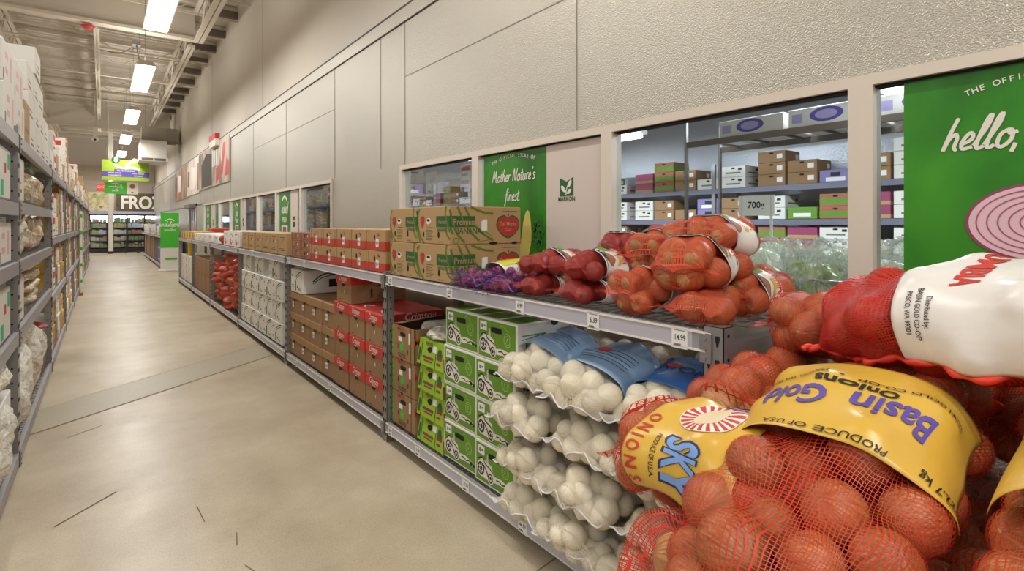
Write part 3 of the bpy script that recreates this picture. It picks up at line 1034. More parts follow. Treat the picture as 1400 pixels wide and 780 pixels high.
for (y0, y1, wy0, wy1, w1, w2, nm) in ((8.72, 9.35, 8.32, 8.70, 'wicked', 'fresh', 'nearest green panel with script in the far window row'), (12.45, 13.3, 12.0, 12.4, 'fresh', 'herbs', 'second green panel with script in the far window row'),
                                       (16.4, 17.3, 15.7, 16.3, 'bakery', 'best', 'farthest green panel with script in the far window row')):
    r, h, Z = pane_banner(y0, y1, nm)
    q = MB(); script_text(q, w1 if w1 != 'wicked' else 'naked', .09, 0, .5, T0, .22); q.text(w2.upper(), .1, 0, .36, T0, .002, bold=.02); q.ribbon([(-.15, .7), (0, .76), (.15, .7)], .04, T0, .003); q.build('lettering', M_white, r)
    q = MB(); q.rect(-.17, .17, .02, .3, T0, .003); q.build('picture_card', M_card, r)
    q = MB(); q.rect(-.1, .1, .05, .28, T0, .004); q.build('food_picture', M_on_r, r)
    r, h, Z = pane_banner(wy0, wy1, 'blush white panel beside the ' + nm.split(' with')[0], 'white')
    q = MB(); q.rect(-.04, .04, .38, .44, T0, .003); q.rect(-.05, .05, .28, .36, T0, .003); q.build('emblem', M_black, r)
# ---------------------------------------------------------------- steel racks
PX = 1.556
def post(mb, holes, x, y, h, sx=1, near=False, wy=.072, dx=.055):
    """slotted angle post; outer corner at (x, y), running +y and sx*x"""
    t = .003
    x2 = x + sx * dx
    a, b = min(x, x2), max(x, x2)
    if near:      # C-shaped section, open behind
        mb.box(min(x, x + sx * t), max(x, x + sx * t), y, y + wy, 0, h)
        mb.box(a, b, y, y + t, 0, h); mb.box(a, b, y + wy - t, y + wy, 0, h)
        mb.box(a, b, y, y + wy, h - .002, h)
    else:
        mb.box(a, b, y, y + wy, 0, h)
    z = .06
    while z < h - .03:
        for yy in (y + wy * .3, y + wy * .72):
            T = (lambda A, B, H, yy=yy: (x - sx * H, yy + A, B))
            if sx > 0:
                holes.poly([(p[0], p[1] + z) for p in [(-.009, .012), (-.006, .019), (.006, .019), (.009, .012), (.004, -.008), (.003, -.016), (-.003, -.016), (-.004, -.008)]], T, .0012)
            else:
                holes.poly([(p[0], p[1] + z) for p in [(-.009, -.012), (.009, -.012), (.009, .012), (-.009, .012)]], T, .0012)
        T = lambda A, B, H: ((a + b) / 2 + A, y - H, B)
        holes.disc(0, z + .02, .006, .006, T, .0012, 8)
        z += .076 if near else .09
    return mb


def rack(name, label, x, y0, y1, levels, h, depth, sx=1, near_post=True, grp=None, beam=.066, first=True, strip=None, back=True):
    """one bay: front and rear posts at its near end, beams and decks; sx=+1 stands right of the aisle"""
    r = thing(name, label, 'shelf rack', (x, y0, 0), 0, grp)
    hp, holes = MB(), MB()
    q = MB(); post(q, holes, 0, 0, h, sx, near_post)
    q.build('post', M_steel, r)
    q = MB(); post(q, MB(), sx * (depth - .05), 0, h, sx); q.build('post', M_steel, r)
    holes.build('post_slot', M_dark, r)['kind'] = 'stuff'
    for z in [levels[0] + .06] + list(levels[1:]):
        x0, x1 = sorted((sx * .05, sx * (depth - .05)))
        q = MB()
        q.box(x0, x1, .01, .045, z - .10, z - .045)
        q.box(x0, x1, .01, .06, z - .045, z - .041)
        q.build('side_brace', M_steel, r)
    L = y1 - y0
    for z in levels:
        q = MB()
        xa, xb = sorted((-sx * .004, sx * .02))
        ya = .0 if False else .055
        q.box(xa, xb, ya, L + .004, z - beam, z)
        xa, xb = sorted((sx * .012, sx * .04)); q.box(xa, xb, ya, L, z - beam + .01, z - .018)
        q.build('beam', M_beam, r)
        if strip:
            q = MB(); xa, xb = sorted((-sx * .006, -sx * .004)); q.box(xa, xb, .11, L - .04, z - beam + .006, z - .008)
            q.build('label_strip', M_strip, r)
            q = MB(); xa, xb = sorted((-sx * .009, -sx * .004)); q.box(xa, xb, .06, L, z - beam, z - beam + .006); q.box(xa, xb, .06, L, z - .007, z)
            q.build('strip_lip', M_white, r)
        q = MB(); xa, xb = sorted((sx * (depth - .03), sx * depth)); q.box(xa, xb, .02, L, z - beam, z); q.build('beam', M_beam, r)
        q = MB()     # wire deck
        n = int(L / .055)
        for k in range(n):
            yy = .05 + k * .055
            xa, xb = sorted((sx * .02, sx * (depth - .01))); q.box(xa, xb, yy, yy + .004, z + .001, z + .005)
        for k in range(5):
            xx = sx * (.06 + k * (depth - .12) / 4); q.box(xx - .003, xx + .003, .02, L, z - .004, z + .001)
        q.build('wire_deck', M_chrome, r)
        q = MB()
        for yy in (.0, ):
            xa, xb = sorted((-sx * .008, -sx * .001)); q.cbox(xa, xb, .04, .082, z - beam - .035, z - .002, .002)
            for zz in (z - .022, z - .055, z - .085):
                q.tube([(-sx * .003, .061, zz), (-sx * .013, .061, zz)], .006, 8)
        q.build('beam_bracket', M_steel, r)
    return r


BAY = [.95, 3.472, 5.99, 8.51, 11.05, 13.57, 16.09]
ptxt = ['nearest bay of the right shelf run, carrying onion bags and banana boxes', 'second bay of the right shelf run, with red-lidded and brown cartons below',
        'third bay of the right shelf run, filled with white cartons', 'fourth bay of the right shelf run, holding a heap of red net bags',
        'fifth bay of the right shelf run, with tall brown cartons underneath', 'farthest bay of the near right shelf run, beside the green display stand']
for i in range(6):
    rack('storage_rack', ptxt[i], PX, BAY[i], BAY[i + 1], [.14, 1.152], 1.172, .62, 1, True, 'right shelf run bays', .066, strip=True)
ep = thing('rack_end_frame', 'slotted steel post frame closing the far end of the right shelf run', 'shelf post', (PX, BAY[6], 0))
q, hh = MB(), MB(); post(q, hh, 0, 0, 1.16, 1); q.build('post', M_steel, ep)
q = MB(); post(q, MB(), .57, 0, 1.16, 1); q.build('post', M_steel, ep)
q = MB(); q.box(.05, .57, .01, .05, 1.05, 1.1); q.build('side_brace', M_steel, ep)

BAY2 = [21.5, 24.1, 26.7, 29.3]
for i in range(4):
    rack('storage_rack', ['first bay of the far right shelf run, just past the green display stand', 'second bay of the far right shelf run', 'third bay of the far right shelf run', 'last bay of the far right shelf run, nearest the freezers'][i],
         PX, BAY2[i], BAY2[i] + 2.6, [.14, 1.10], 1.102, .62, 1, True, 'far right shelf run bays', strip=True)

LBAY = [1.75, 4.45] + [4.45 + 2.7 * k for k in range(1, 10)]
LLEV = {0: [.10, .843, 1.27, 1.626, 2.04], 1: [.10, .85, 1.27, 1.64, 2.05], 2: [.10, .76, 1.36, 2.06]}
for i in range(len(LBAY) - 1):
    lv = LLEV.get(min(i, 2))
    rack('tall_storage_rack', ['nearest bay of the tall left rack, cut by the photo edge', 'second bay of the tall left rack, holding bags of rolls and crinkled plastic bags', 'third bay of the tall left rack, with white and brown columns of cartons'][i] if i < 3 else
         '%s bay of the tall left rack along the aisle' % ['fourth', 'fifth', 'sixth', 'seventh', 'eighth', 'ninth', 'tenth'][i - 3],
         -.41, LBAY[i], LBAY[i + 1], lv, 2.10 if i < 9 else 2.3, .62, -1, i > 1, 'tall left rack bays', .075)

# price tags on the label strips
def price_tag(y, z, txt, label, w=.062, h=.072, x=PX - .0075):
    r = thing('price_tag', label, 'price tag', (x, y, z), 0, 'shelf price tags')
    q = MB(); q.box(-.0015, 0, -w / 2, w / 2, 0, h); q.build('card', M_paper, r)
    T = FRONT(-.0016)
    q = MB(); q.text(txt, .026 if len(txt) > 4 else .03, 0.002, .028, T, .0006, bold=.012, sx=.8)
    for k in range(9):
        q.rect(-.022 + k * .0032, -.0205 + k * .0032, .008, .016, T, .0006)
    q.rect(-.022, .022, h - .012, h - .0105, T, .0006)
    q.build('print', M_black, r)
    return r
price_tag(1.107, 1.082, '14.99', 'price tag reading 14.99 beside the front corner post')
price_tag(1.508, 1.082, '6.39', 'price tag reading 6.39 under the yellow onion bags')
price_tag(1.979, 1.082, '6.99', 'price tag reading 6.99 under the dark red onion bags')
price_tag(2.618, 1.082, '6.39', 'price tag reading 6.39 below the purple net bags')
price_tag(3.40, 1.082, '9.29', 'price tag by the top of the second post, under the banana boxes')
price_tag(1.96, .070, '44.99', 'price tag reading 44.99 on the lower strip below the white onion sacks')
price_tag(2.45, .070, '17.99', 'price tag on the lower strip below the green tractor boxes')
price_tag(3.0, .070, '21.99', 'price tag on the lower strip below the lime cartons')
price_tag(3.40, .070, '28.49', 'price tag on the lower strip beside the second post foot')
price_tag(4.62, .070, '19.99', 'price tag on the lower strip below the red-lidded cartons')
price_tag(5.62, .070, '21.49', 'price tag on the lower strip below the plain brown cartons')
price_tag(5.35, 1.082, '24.59', 'price tag on the upper strip below the brown and red cartons')
price_tag(5.9, 1.082, '18.99', 'price tag on the upper strip just right of the third post')
price_tag(7.6, 1.082, '12.49', 'price tag on the upper strip below the tan cartons')
# ---------------------------------------------------------------- cartons
def sticker(mb, ink, a, b, w, h, T, green=None):
    mb.rect(a - w / 2, a + w / 2, b - h / 2, b + h / 2, T, .0012)
    ink.rect(a - w * .3, a - w * .05, b - h * .25, b + h * .2, T, .0018)
    ink.rect(a + w * .05, a + w * .32, b - h * .1, b + h * .12, T, .0018)


# --- green tractor boxes
def tractor_box():
    W, D, H = .345, .40, .216
    r = thing('produce_box', 'white edged green produce box with a tractor picture', 'box')
    q = MB(); q.cbox(0, D, -W / 2, W / 2, 0, H, .004); q.build('carton', M_card, r)
    T = FRONT(0, 0, 0); S = SIDE(0, -W / 2, 0)
    q = MB(); q.rect(-W / 2 + .012, W / 2 - .012, .012, H - .012, T); q.build('green_print', M_green, r)
    q = MB(); q.poly(smooth([(-.045, H - .055), (-.04, H - .042), (.04, H - .042), (.045, H - .055), (.04, H - .068), (-.04, H - .068), (-.045, H - .055)], 2), T, .0016); q.build('hand_hole', M_dark, r)
    q = MB()      # tractor: white body, chimney, hoe trail
    q.poly([(-.14, .06), (-.12, .13), (-.07, .125), (-.065, .165), (-.055, .165), (-.05, .12), (-.02, .11), (0, .06), (-.03, .03), (-.11, .035)], T, .0012)
    q.disc(-.115, .075, .038, .042, T, .0014); q.disc(-.03, .05, .028, .032, T, .0014)
    q.poly([(0, .07), (.06, .075), (.14, .06), (.15, .04), (.08, .045), (.0, .04)], T, .0012)
    q.build('tractor_picture', M_white, r)
    q = MB()
    q.ring(-.115, .075, .030, .034, .009, T, .002); q.ring(-.03, .05, .021, .025, .008, T, .002); q.disc(-.115, .075, .010, .012, T, .002); q.disc(-.03, .05, .008, .009, T, .002)
    for k in range(6):
        a = k * PI / 3
        q.rect(-.118 + .018 * math.cos(a), -.112 + .018 * math.cos(a), .071 + .02 * math.sin(a), .079 + .02 * math.sin(a), T, .002)
    q.ribbon([(-.14, .12), (-.1, .135), (-.075, .11), (-.04, .1), (-.01, .085)], .007, T, .002)
    q.ribbon([(-.09, .1), (-.06, .07), (-.05, .05)], .008, T, .002); q.ribbon([(-.06, .17), (-.06, .12)], .004, T, .002)
    q.ribbon([(.02, .058), (.05, .062), (.07, .052), (.1, .06), (.14, .05)], .006, T, .002); q.disc(.12, .052, .014, .010, T, .002); q.disc(.145, .046, .010, .008, T, .002)
    q.build('tractor_outline', M_black, r)
    q = MB(); q.ring(.095, .125, .030, .034, .003, T, .0016); q.ring(.095, .125, .02, .023, .002, T, .0016)
    q.text('F', .03, .095, .115, T, .002); q.ribbon([(.03, .18), (.06, .19), (.1, .165)], .002, T, .0016)
    q.build('crest', mat('pale_green_ink', (176, 204, 120), .6), r)
    q, k_ = MB(), MB(); sticker(q, k_, -.115, H - .045, .06, .045, T)
    q.build('sticker', M_paper, r); k_.build('sticker_print', M_grey, r)
    q = MB(); q.rect(.03, D - .03, H - .035 - .028, H - .035 - .022, S); q.build('side_line', M_green, r)
    q = MB(); q.text('FAGERBERG FARMS', .058, .205, H * .40, S, .0015, bold=.01, sx=.62); q.ribbon([(.03, H * .63), (.2, H * .71), (.38, H * .63)], .003, S)
    q.text('Produce', .04, .2, H * .2, S, .0015, shear=.3, sx=.8); q.rect(.03, .09, H * .24, H * .25, S); q.rect(.3, .37, H * .24, H * .25, S)
    q.ring(D - .04, H - .035, .02, .02, .002, S); q.disc(.24, H, .028, .028, lambda a, b, h: (a, -W / 2 - h, min(b, H - .0005)), .0016)
    q.build('side_lettering', mat('ink_olive_black', (48, 54, 34), .6), r)
    q = MB(); TT = lambda a, b, h: (a, b, H + h)
    for y0, y1 in ((-W / 2 + .012, -.02), (.02, W / 2 - .012)):
        q.rect(.02, D * .45, y0, y1, TT); q.rect(D * .52, D - .02, y0, y1, TT)
    q.build('top_print', M_green, r)
    return Stock(r)


tb = tractor_box()
cols_ = [(2.765 - .1725 - .02, 'far'), (2.388 - .16, 'near')]
for ci, (y, cn) in enumerate([(2.575, 'left'), (2.222, 'right')]):
    for l in range(4):
        x = 1.585 + (.012 if ci == 0 else 0) + .004 * (l % 2)
        tb.put((x, y + .006 * (l % 2 - .5) + (.02 if l < 3 else 0), .147 + l * .2175), R([.4, -.6, .3, 0][l]),
               'green box with a tractor picture, %s in the %s column' % (tier(l, 4), cn), 'green tractor boxes')

# --- lime asparagus-style cartons
def lime_box():
    W, D, H = .335, .40, .158
    r = thing('lime_carton', 'lime green produce carton', 'box')
    q = MB(); q.add([(0, -W / 2, 0), (D, -W / 2, 0), (D, W / 2, 0), (0, W / 2, 0), (.02, -W / 2 + .012, H), (D - .02, -W / 2 + .012, H), (D - .02, W / 2 - .012, H), (.02, W / 2 - .012, H)],
                    [(0, 3, 2, 1), (4, 5, 6, 7), (0, 1, 5, 4), (1, 2, 6, 5), (2, 3, 7, 6), (3, 0, 4, 7)])
    q.build('carton', M_lime, r)
    T = lambda a, b, h: (.02 * b / H - h, -a, b)
    q = MB(); q.poly(smooth([(-.05, .1), (-.04, .115), (-.0, .12), (.0, .09), (-.03, .085), (-.05, .1)], 2), T, .0016); q.rect(.055, .058, .0, .09, T, .002); q.rect(-.12, -.117, 0, H, T, .002); q.build('hand_hole', M_dark, r)
    q = MB(); q.text('FRESH', .03, -.03, .125, T, .002, bold=.02); q.rect(-.1, .03, .045, .06, T, .002); q.rect(-.08, .02, .028, .036, T, .002); q.rect(.07, .13, .06, .1, T, .002)
    q.rect(.075, .12, .03, .042, T, .002)
    q.build('maroon_print', mat('maroon_ink', (126, 56, 60), .6), r)
    q = MB(); q.disc(.1, .1, .02, .025, T, .003); q.poly([(-.155, .02), (-.135, .02), (-.13, .1), (-.15, .1)], T, .002); q.build('green_mark', M_dgreen, r)
    q = MB(); S = lambda a, b, h: (a, -W / 2 + .012 * b / H - h, b); q.rect(.0, .06, .005, H * .5, S, .002); q.build('side_stripe', mat('maroon_ink', 0), r)
    q = MB(); q.rect(.02, .06, .055 + .04, .12 + .01, T, .003); q.build('sticker', M_paper, r)
    return Stock(r)


lb = lime_box()
for l in range(4):
    lb.put((1.59, 2.925, .147 + l * .1595), R([0, .8, -.8, .5][l]), 'lime green produce carton, %s of its stack' % tier(l, 4), 'lime cartons')
# bunched plastic bags stuffed in the top of an open carton
def crumple(name, loc, size, m, label, cat, seed, parent=None, n=26, rough=.5, group=None):
    rg = random.Random(seed)
    q = MB()
    vs = []
    NU, NV = n, n // 2
    ph = [(rg.uniform(0, 6.3), rg.uniform(0, 6.3), rg.randint(2, 9), rg.randint(1, 6), rg.uniform(.3, 1)) for _ in range(14)]
    for j in range(NV + 1):
        v = j / NV * PI
        for i in range(NU):
            u = i / NU * 2 * PI
            d = 1
            for a, b, k, l_, am in ph:
                d += rough * .10 * am * math.sin(k * u + a) * math.sin(l_ * v + b) * math.sin(v)
            d += rough * rg.uniform(-.05, .05) * math.sin(v)
            cx, cy, cz = math.sin(v) * math.cos(u), math.sin(v) * math.sin(u), math.cos(v)
            f = 1 / (abs(cx) ** 3.2 + abs(cy) ** 3.2 + abs(cz) ** 3.2) ** (1 / 3.2)
            vs.append((cx * d * f * size[0] / 2, cy * d * f * size[1] / 2, size[2] / 2 + max(-size[2] / 2, cz * d * f * size[2] / 2)))
    fs = []
    for j in range(NV):
        for i in range(NU):
            i2 = (i + 1) % NU
            fs.append((j * NU + i, (j + 1) * NU + i, (j + 1) * NU + i2, j * NU + i2))
    q.add(vs, fs)
    o = q.build(name, m, parent, False)
    o.location = loc
    if label:
        tagp(o, label, cat, group)
    return o
crumple('plastic_bag', (1.75, 2.92, .786), (.3, .26, .07), M_filmw, 'crinkled clear plastic bag bulging from the top lime carton', 'bag', 4)

# --- brown pepper cartons in a stack
def pepper_box(open_top=False):
    W, D, H = .34, .44, .222
    r = thing('brown_produce_carton', 'brown produce carton', 'box')
    q = MB(); q.cbox(0, D, -W / 2, W / 2, 0, H if not open_top else .005, .003)
    if open_top:
        q.box(0, .006, -W / 2, W / 2, 0, H); q.box(D - .006, D, -W / 2, W / 2, 0, H); q.box(0, D, -W / 2, -W / 2 + .006, 0, H); q.box(0, D, W / 2 - .006, W / 2, 0, H)
        q.box(.01, D - .01, -W / 2 + .01, W / 2 - .01, .1, H - .05)
        q.add([(0, W / 2 - .006, H), (D, W / 2 - .006, H), (D, W / 2 - .17, H + .055), (0, W / 2 - .17, H + .025), (0, W / 2 - .17, H + .02), (D, W / 2 - .17, H + .05)], [(0, 1, 2, 3), (0, 4, 5, 1)])
    q.build('carton', M_kraft2, r)
    T = FRONT(); S = SIDE(0, -W / 2, 0)
    q = MB(); q.poly(smooth([(-.04, H - .05), (-.03, H - .04), (.03, H - .04), (.04, H - .05), (.03, H - .065), (-.03, H - .065), (-.04, H - .05)], 2), T, .0016)
    q.rect(-.075, -.07, .07, .1, T, .0016); q.rect(.07, .075, .05, .08, T, .0016); q.disc(-.02, .0, .012, .01, T, .0016, 8); q.rect(.115, .118, 0, H, T, .0016)
    q.build('hand_hole', M_dark, r)
    q = MB(); q.text("Mira's", .04, -.03, H - .03, T, .002, bold=.01, shear=.2); q.text("Mira's Peppers", .07, .2, H * .55, S, .002, bold=.012); q.build('red_lettering', M_red, r)
    q = MB(); q.disc(-.01, .085, .026, .03, T, .002)
    for k in range(5):
        q.rect(-.165, -.148, .02 + k * .04, .045 + k * .04, T, .002)
    q.build('green_mark', M_bgreen, r)
    q = MB(); q.text('HOT PEPPERS', .02, -.01, .03, T, .002); q.rect(-.06, .04, .02, .023, T, .002); q.build('print', M_black, r)
    q = MB(); q.rect(.09, .112, .12, .19, T, .003) ; q.rect(-.06, -.01, .12, .15, T, .003); q.build('sticker', M_paper, r)
    return r


pb = Stock(pepper_box())
for l in range(3 - 1):
    pb.put((1.59, 3.29, .147 + l * .226), 0, 'brown pepper carton beside the lime ones, %s of its stack' % ['bottom', 'middle'][l], 'brown pepper cartons')
pt_ = pepper_box(True); pt_.location = (1.585, 3.285, .147 + 2 * .226); tagp(pt_, 'open-topped brown pepper carton on top of its stack beside the second post', 'box', 'brown pepper cartons')
crumple('plastic_bag', (1.80, 3.2, .147 + 2 * .226 + .18), (.22, .16, .07), M_filmw, 'bit of clear bag showing in the open brown pepper carton', 'bag', 9)

# --- banana boxes
def banana_box():
    W, D, H = .40, .51, .222
    r = thing('banana_box', 'brown banana box', 'box')
    q = MB(); q.cbox(0, D, -W / 2, W / 2, 0, H, .004); q.build('carton', M_kraft, r)
    T = FRONT(); S = SIDE(0, -W / 2, 0)
    q = MB(); q.rect(.04, W / 2, .1, .165, T); q.rect(0, .17, .1, .165, S, .0008); q.build('green_band', M_dgreen, r)
    q = MB()
    for pts in ([(-.17, H - .01), (-.195, .17), (-.19, .1), (-.16, .04), (-.11, .0)], [(-.2, .12), (-.19, .06), (-.165, .01)], [(.2, .07), (.17, .12), (.15, .18), (.16, H)], [(.2, .03), (.165, .06), (.15, .1)]):
        q.ribbon([(a, b) for a, b in pts], .014, T, .0006)
    for pts in ([(.0, .2), (.02, .12), (.05, .06), (.1, .01)], [(.1, H - .004), (.14, .15), (.2, .08), (.27, .035), (.3, .02)], [(.05, H - .004), (.09, .14), (.14, .07), (.2, .02)], [(.14, H - .004), (.22, .19), (.3, .18)], [(.02, .06), (.0, .1)]):
        q.ribbon(pts, .014, S, .0006)
    q.ribbon([(.2, .09), (.27, .06), (.29, .03), (.2, .015)], .004, S, .0008)
    q.ring(.04, .022, .018, .018, .004, S, .0008)
    q.build('banana_print', M_olive, r)
    q = MB(); q.poly([(-.165, .15), (-.15, .17), (-.135, .16), (-.12, .17), (-.105, .15), (-.11, .12), (-.135, .09), (-.16, .12)], T, .001)
    Hh = smooth([(.33, .11), (.345, .15), (.385, .165), (.41, .15), (.435, .165), (.475, .15), (.49, .11), (.465, .07), (.41, .04), (.355, .07), (.33, .11)], 3)
    q.poly(Hh, S, .002); q.build('crest', mat('crest_red', (176, 44, 40), .5), r)
    q = MB(); q.poly([(.41 + (a - .41) * 1.12, .107 + (b - .107) * 1.15) for a, b in Hh], S, .001); q.poly([(.405, .165), (.415, .165), (.42, .185), (.41, .18)], S, .001)
    q.rect(.06, .12, .012, .016, T); q.rect(-.08, .0, .095, .098, T)
    for k in range(7):
        q.rect(-.09, -.02 + .01 * (k % 3), .022 + k * .0095, .0245 + k * .0095, T)
    q.rect(.37, .48, .196, .199, S); q.text('BANANAS', .05, .135, .062, S, .0015, bold=.01, sx=.86); q.text('BANANAS', .032, .115, .074, T, .0015, bold=.006, sx=.8)
    q.build('black_print', M_dgreen, r)
    q = MB(); q.text('Premium', .05, .10, .114, S, .002, bold=.01, sx=.86); q.text('Premium', .033, .115, .12, T, .002, bold=.008, sx=.8); q.text('Del Monte', .036, .41, .108, S, .003, bold=.015, sx=.82); q.text('Gold', .024, .41, .075, S, .003, bold=.01); q.text('Del Monte', .012, -.135, .135, T, .002, sx=.7)
    q.build('tan_lettering', M_kraft, r)
    q = MB(); q.disc(-.055, .135, .028, .019, T, .002); q.build('white_hole', M_white, r)
    q = MB(); q.disc(-.12, .055, .009, .016, T, .002); q.disc(.07, .055, .011, .019, T, .002); q.disc(-.055, .141, .02, .008, T, .003)
    q.disc(.3, .004, .03, .008, S, .002); q.disc(.46, .004, .02, .007, S, .002); q.build('hand_hole', M_dark, r)
    q = MB(); q.rect(.215, .255, .075, .145, S, .003); q.build('sticker', M_paper, r)
    q = MB(); q.rect(.215, .255, .072, .08, S, .004); q.rect(.215, .225, .138, .145, S, .004); q.build('sticker_mark', M_bgreen, r)
    return Stock(r)


bb = banana_box()
for y, n in ((3.265, 'left'), (2.86, 'right')):
    for l in range(2):
        bb.put((1.578, y + .003 * l, 1.158 + l * .2235), R([.5, -.5][l]), 'brown banana box with green printing, %s row, %s of the pair' % (['lower', 'upper'][l], n), 'banana boxes')

# --- telescoping cartons with red lids
def lid_box(W, D, H, lidh, mbody, mlid, word, name, lab, stick=True):
    r = thing(name, lab, 'box')
    q = MB(); q.cbox(.006, D - .006, -W / 2 + .006, W / 2 - .006, 0, H - .02, .003); q.build('carton', mbody, r)
    l_ = MB(); l_.cbox(0, D, -W / 2, W / 2, H - lidh, H, .004); l = l_.build('lid', mlid, r)
    T = FRONT(); S = SIDE(0, -W / 2, 0)
    if word:
        q = MB(); q.text(word, .062, 0, H - lidh * .66, T, .0016, shear=.3, bold=.012, sx=.72); q.text(word, .075, D * .6, H - lidh * .66, S, .0016, shear=.3, bold=.008)
        q.rect(-.03, .04, H - lidh * .82, H - lidh * .78, T, .0014); TT = lambda a, b, h: (a, b, H + h); q.ribbon([(.06, -.05), (.1, .05), (.15, -.02)], .02, TT); q.build('white_lettering', M_white, r)
    q = MB(); hz = H - lidh
    q.poly([(-.03, hz + .004), (-.025, hz - .012), (-.012, hz - .018), (.012, hz - .018), (.025, hz - .012), (.03, hz + .004)], T, .0012)
    q.rect(D * .35, D * .35 + .012, hz * .3, hz * .75, S, .0012); q.disc(D * .7, hz * .6, .012, .02, S, .0012)
    q.build('hand_hole', M_dark, r)
    q, k_ = MB(), MB()
    if stick:
        sticker(q, k_, -.045, hz - .055, .05, .055, T)
    else:
        q.rect(.03, .036, hz - .07, hz - .045, T, .001); k_.rect(-.07, -.05, .02, .03, T, .001)
        k_.rect(D * .45, D * .95, hz - .02, hz - .01, S, .001)
    q.build('sticker', M_paper, r); k_.build('print', M_grey if stick else M_black, r)
    return Stock(r)


cb = lid_box(.318, .50, .232, .078, M_kraft2, M_red, 'Crimson', 'red_lidded_carton', 'brown carton with a red lid', False)
for c, y in enumerate((4.44, 4.105, 3.765)):
    for l in range(3):
        cb.put((1.585 - .003 * l, y + .01 * (2 - l) * (c == 0), .147 + l * .2345), R([.6, -.4, .3][l]), 'brown carton with a red lettered lid, %s in the %s column' % (['bottom', 'middle', 'upper'][l], ['left', 'middle', 'right'][c]), 'red-lidded cartons')
cb.put((1.585, 4.40, .147 + 3 * .2345), R(1), 'single red-lidded carton standing on top of the left red-lidded column', 'red-lidded cartons')
nb = lid_box(.335, .50, .215, .07, M_kraft2, mat('brown_lid', (164, 128, 88), .8, 0, .06, 8), '', 'plain_brown_carton', 'plain brown lidded carton')
for c, y in enumerate((5.815, 5.475, 5.135, 4.795)):
    for l in range(3):
        nb.put((1.585 + .01 * (c == 3), y + .01 * (l % 2), .147 + l * .2165), R([.8, -.6, .4][l]), 'plain brown lidded carton, %s in the %s column from the left' % (['bottom', 'middle', 'top'][l], ['first', 'second', 'third', 'fourth'][c]), 'plain brown cartons')

# --- white greens cartons
def white_box():
    W, D, H = .42, .52, .235
    r = thing('white_carton', 'white carton with green leaf strokes', 'box')
    q = MB(); q.cbox(0, D, -W / 2, W / 2, 0, H, .006); q.build('carton', M_card, r)
    T = FRONT(); S = SIDE(0, -W / 2, 0)
    q = MB()
    q.ribbon([(-.02, .16), (.06, .2), (.18, .225)], .012, T); q.ribbon([(-.02, .13), (.05, .17), (.16, .2)], .008, T)
    q.ribbon([(.1, .12), (.2, .19), (.4, .22)], .014, S); q.ribbon([(.1, .1), (.2, .16), (.36, .19)], .009, S)
    q.rect(-.06, -.02, .02, .12, T); q.text('FRESH', .03, .1, .03, T, .0012, bold=.02)
    q.build('green_strokes', M_dgreen, r)
    q = MB(); q.rect(.26, .36, .06, .14, S); q.disc(-.16, .17, .012, .012, T); q.rect(-.17, -.1, .05, .056, T); q.rect(-.17, -.1, .07, .076, T); q.disc(.3, .2, .05, .014, S, .001)
    q.rect(.02, .05, .05, .07, T)
    q.build('emblem', M_black, r)
    return Stock(r)


wb = white_box()
for c, y in enumerate((8.26, 7.83, 7.40, 6.97, 6.53)):
    for l in range(3):
        wb.put((1.585 + .01 * (l % 2), y + [0, .04, -.02][l], .147 + l * .238), R([1, -1, 1][l]), 'white carton with green strokes, %s row, column %s counted from the left' % (['bottom', 'middle', 'third'][l], ['one', 'two', 'three', 'four', 'five'][c]), 'white greens cartons')
for y, nm in ((8.2, 'left'), (7.5, 'middle'), (6.72, 'right')):
    wb.put((1.60, y, .147 + 3 * .238), R(2), 'white carton lying loose in the top row under the shelf, %s one' % nm, 'white greens cartons')
wb.put((1.98 - .4, 5.72, .80), R(-88) * 0, 'white carton with black oval, set behind on the plain brown cartons', 'white greens cartons')

# --- small brown and red cartons on the top shelf
def small_box(W, H, D, mm, band, lab, name):
    r = thing(name, lab, 'box')
    q = MB(); q.cbox(0, D, -W / 2, W / 2, 0, H, .003); q.build('carton', mm, r)
    T = FRONT(); S = SIDE(0, -W / 2, 0)
    if band:
        q = MB(); q.rect(-W / 2, W / 2, 0, H * .42, T); q.rect(0, D, 0, H * .42, S); q.build('red_band', mat('tomato_band', (186, 62, 44), .6, 0, .1), r)
    q = MB(); q.disc(-.02 if band else 0, H * .62, .014, .02, T, .0014); q.rect(-W / 2 + .04, -W / 2 + .044, 0, H, T, .001)
    q.disc(.06, H * .72, .006, .006, T, .0014); q.build('hand_hole', M_dark, r)
    q = MB()
    if band:
        q.disc(.045, H * .78, .012, .01, T, .001); q.build('tomato_mark', M_red, r)
        q = MB(); k_ = MB(); sticker(q, k_, .03, H * .36, .05, .06, T); q.build('sticker', M_paper, r); k_.build('print', M_grey, r)
    else:
        q.rect(-W * .3, W * .25, H * .2, H * .23, T); q.rect(-W * .3, W * .2, H * .28, H * .3, T); q.rect(-W * .2, W * .3, H * .8, H * .83, T)
        q.build('print', M_black, r)
        q = MB(); q.disc(W * .3, H * .6, .01, .01, T, .0014); q.build('sticker', M_paper, r)
    return Stock(r)


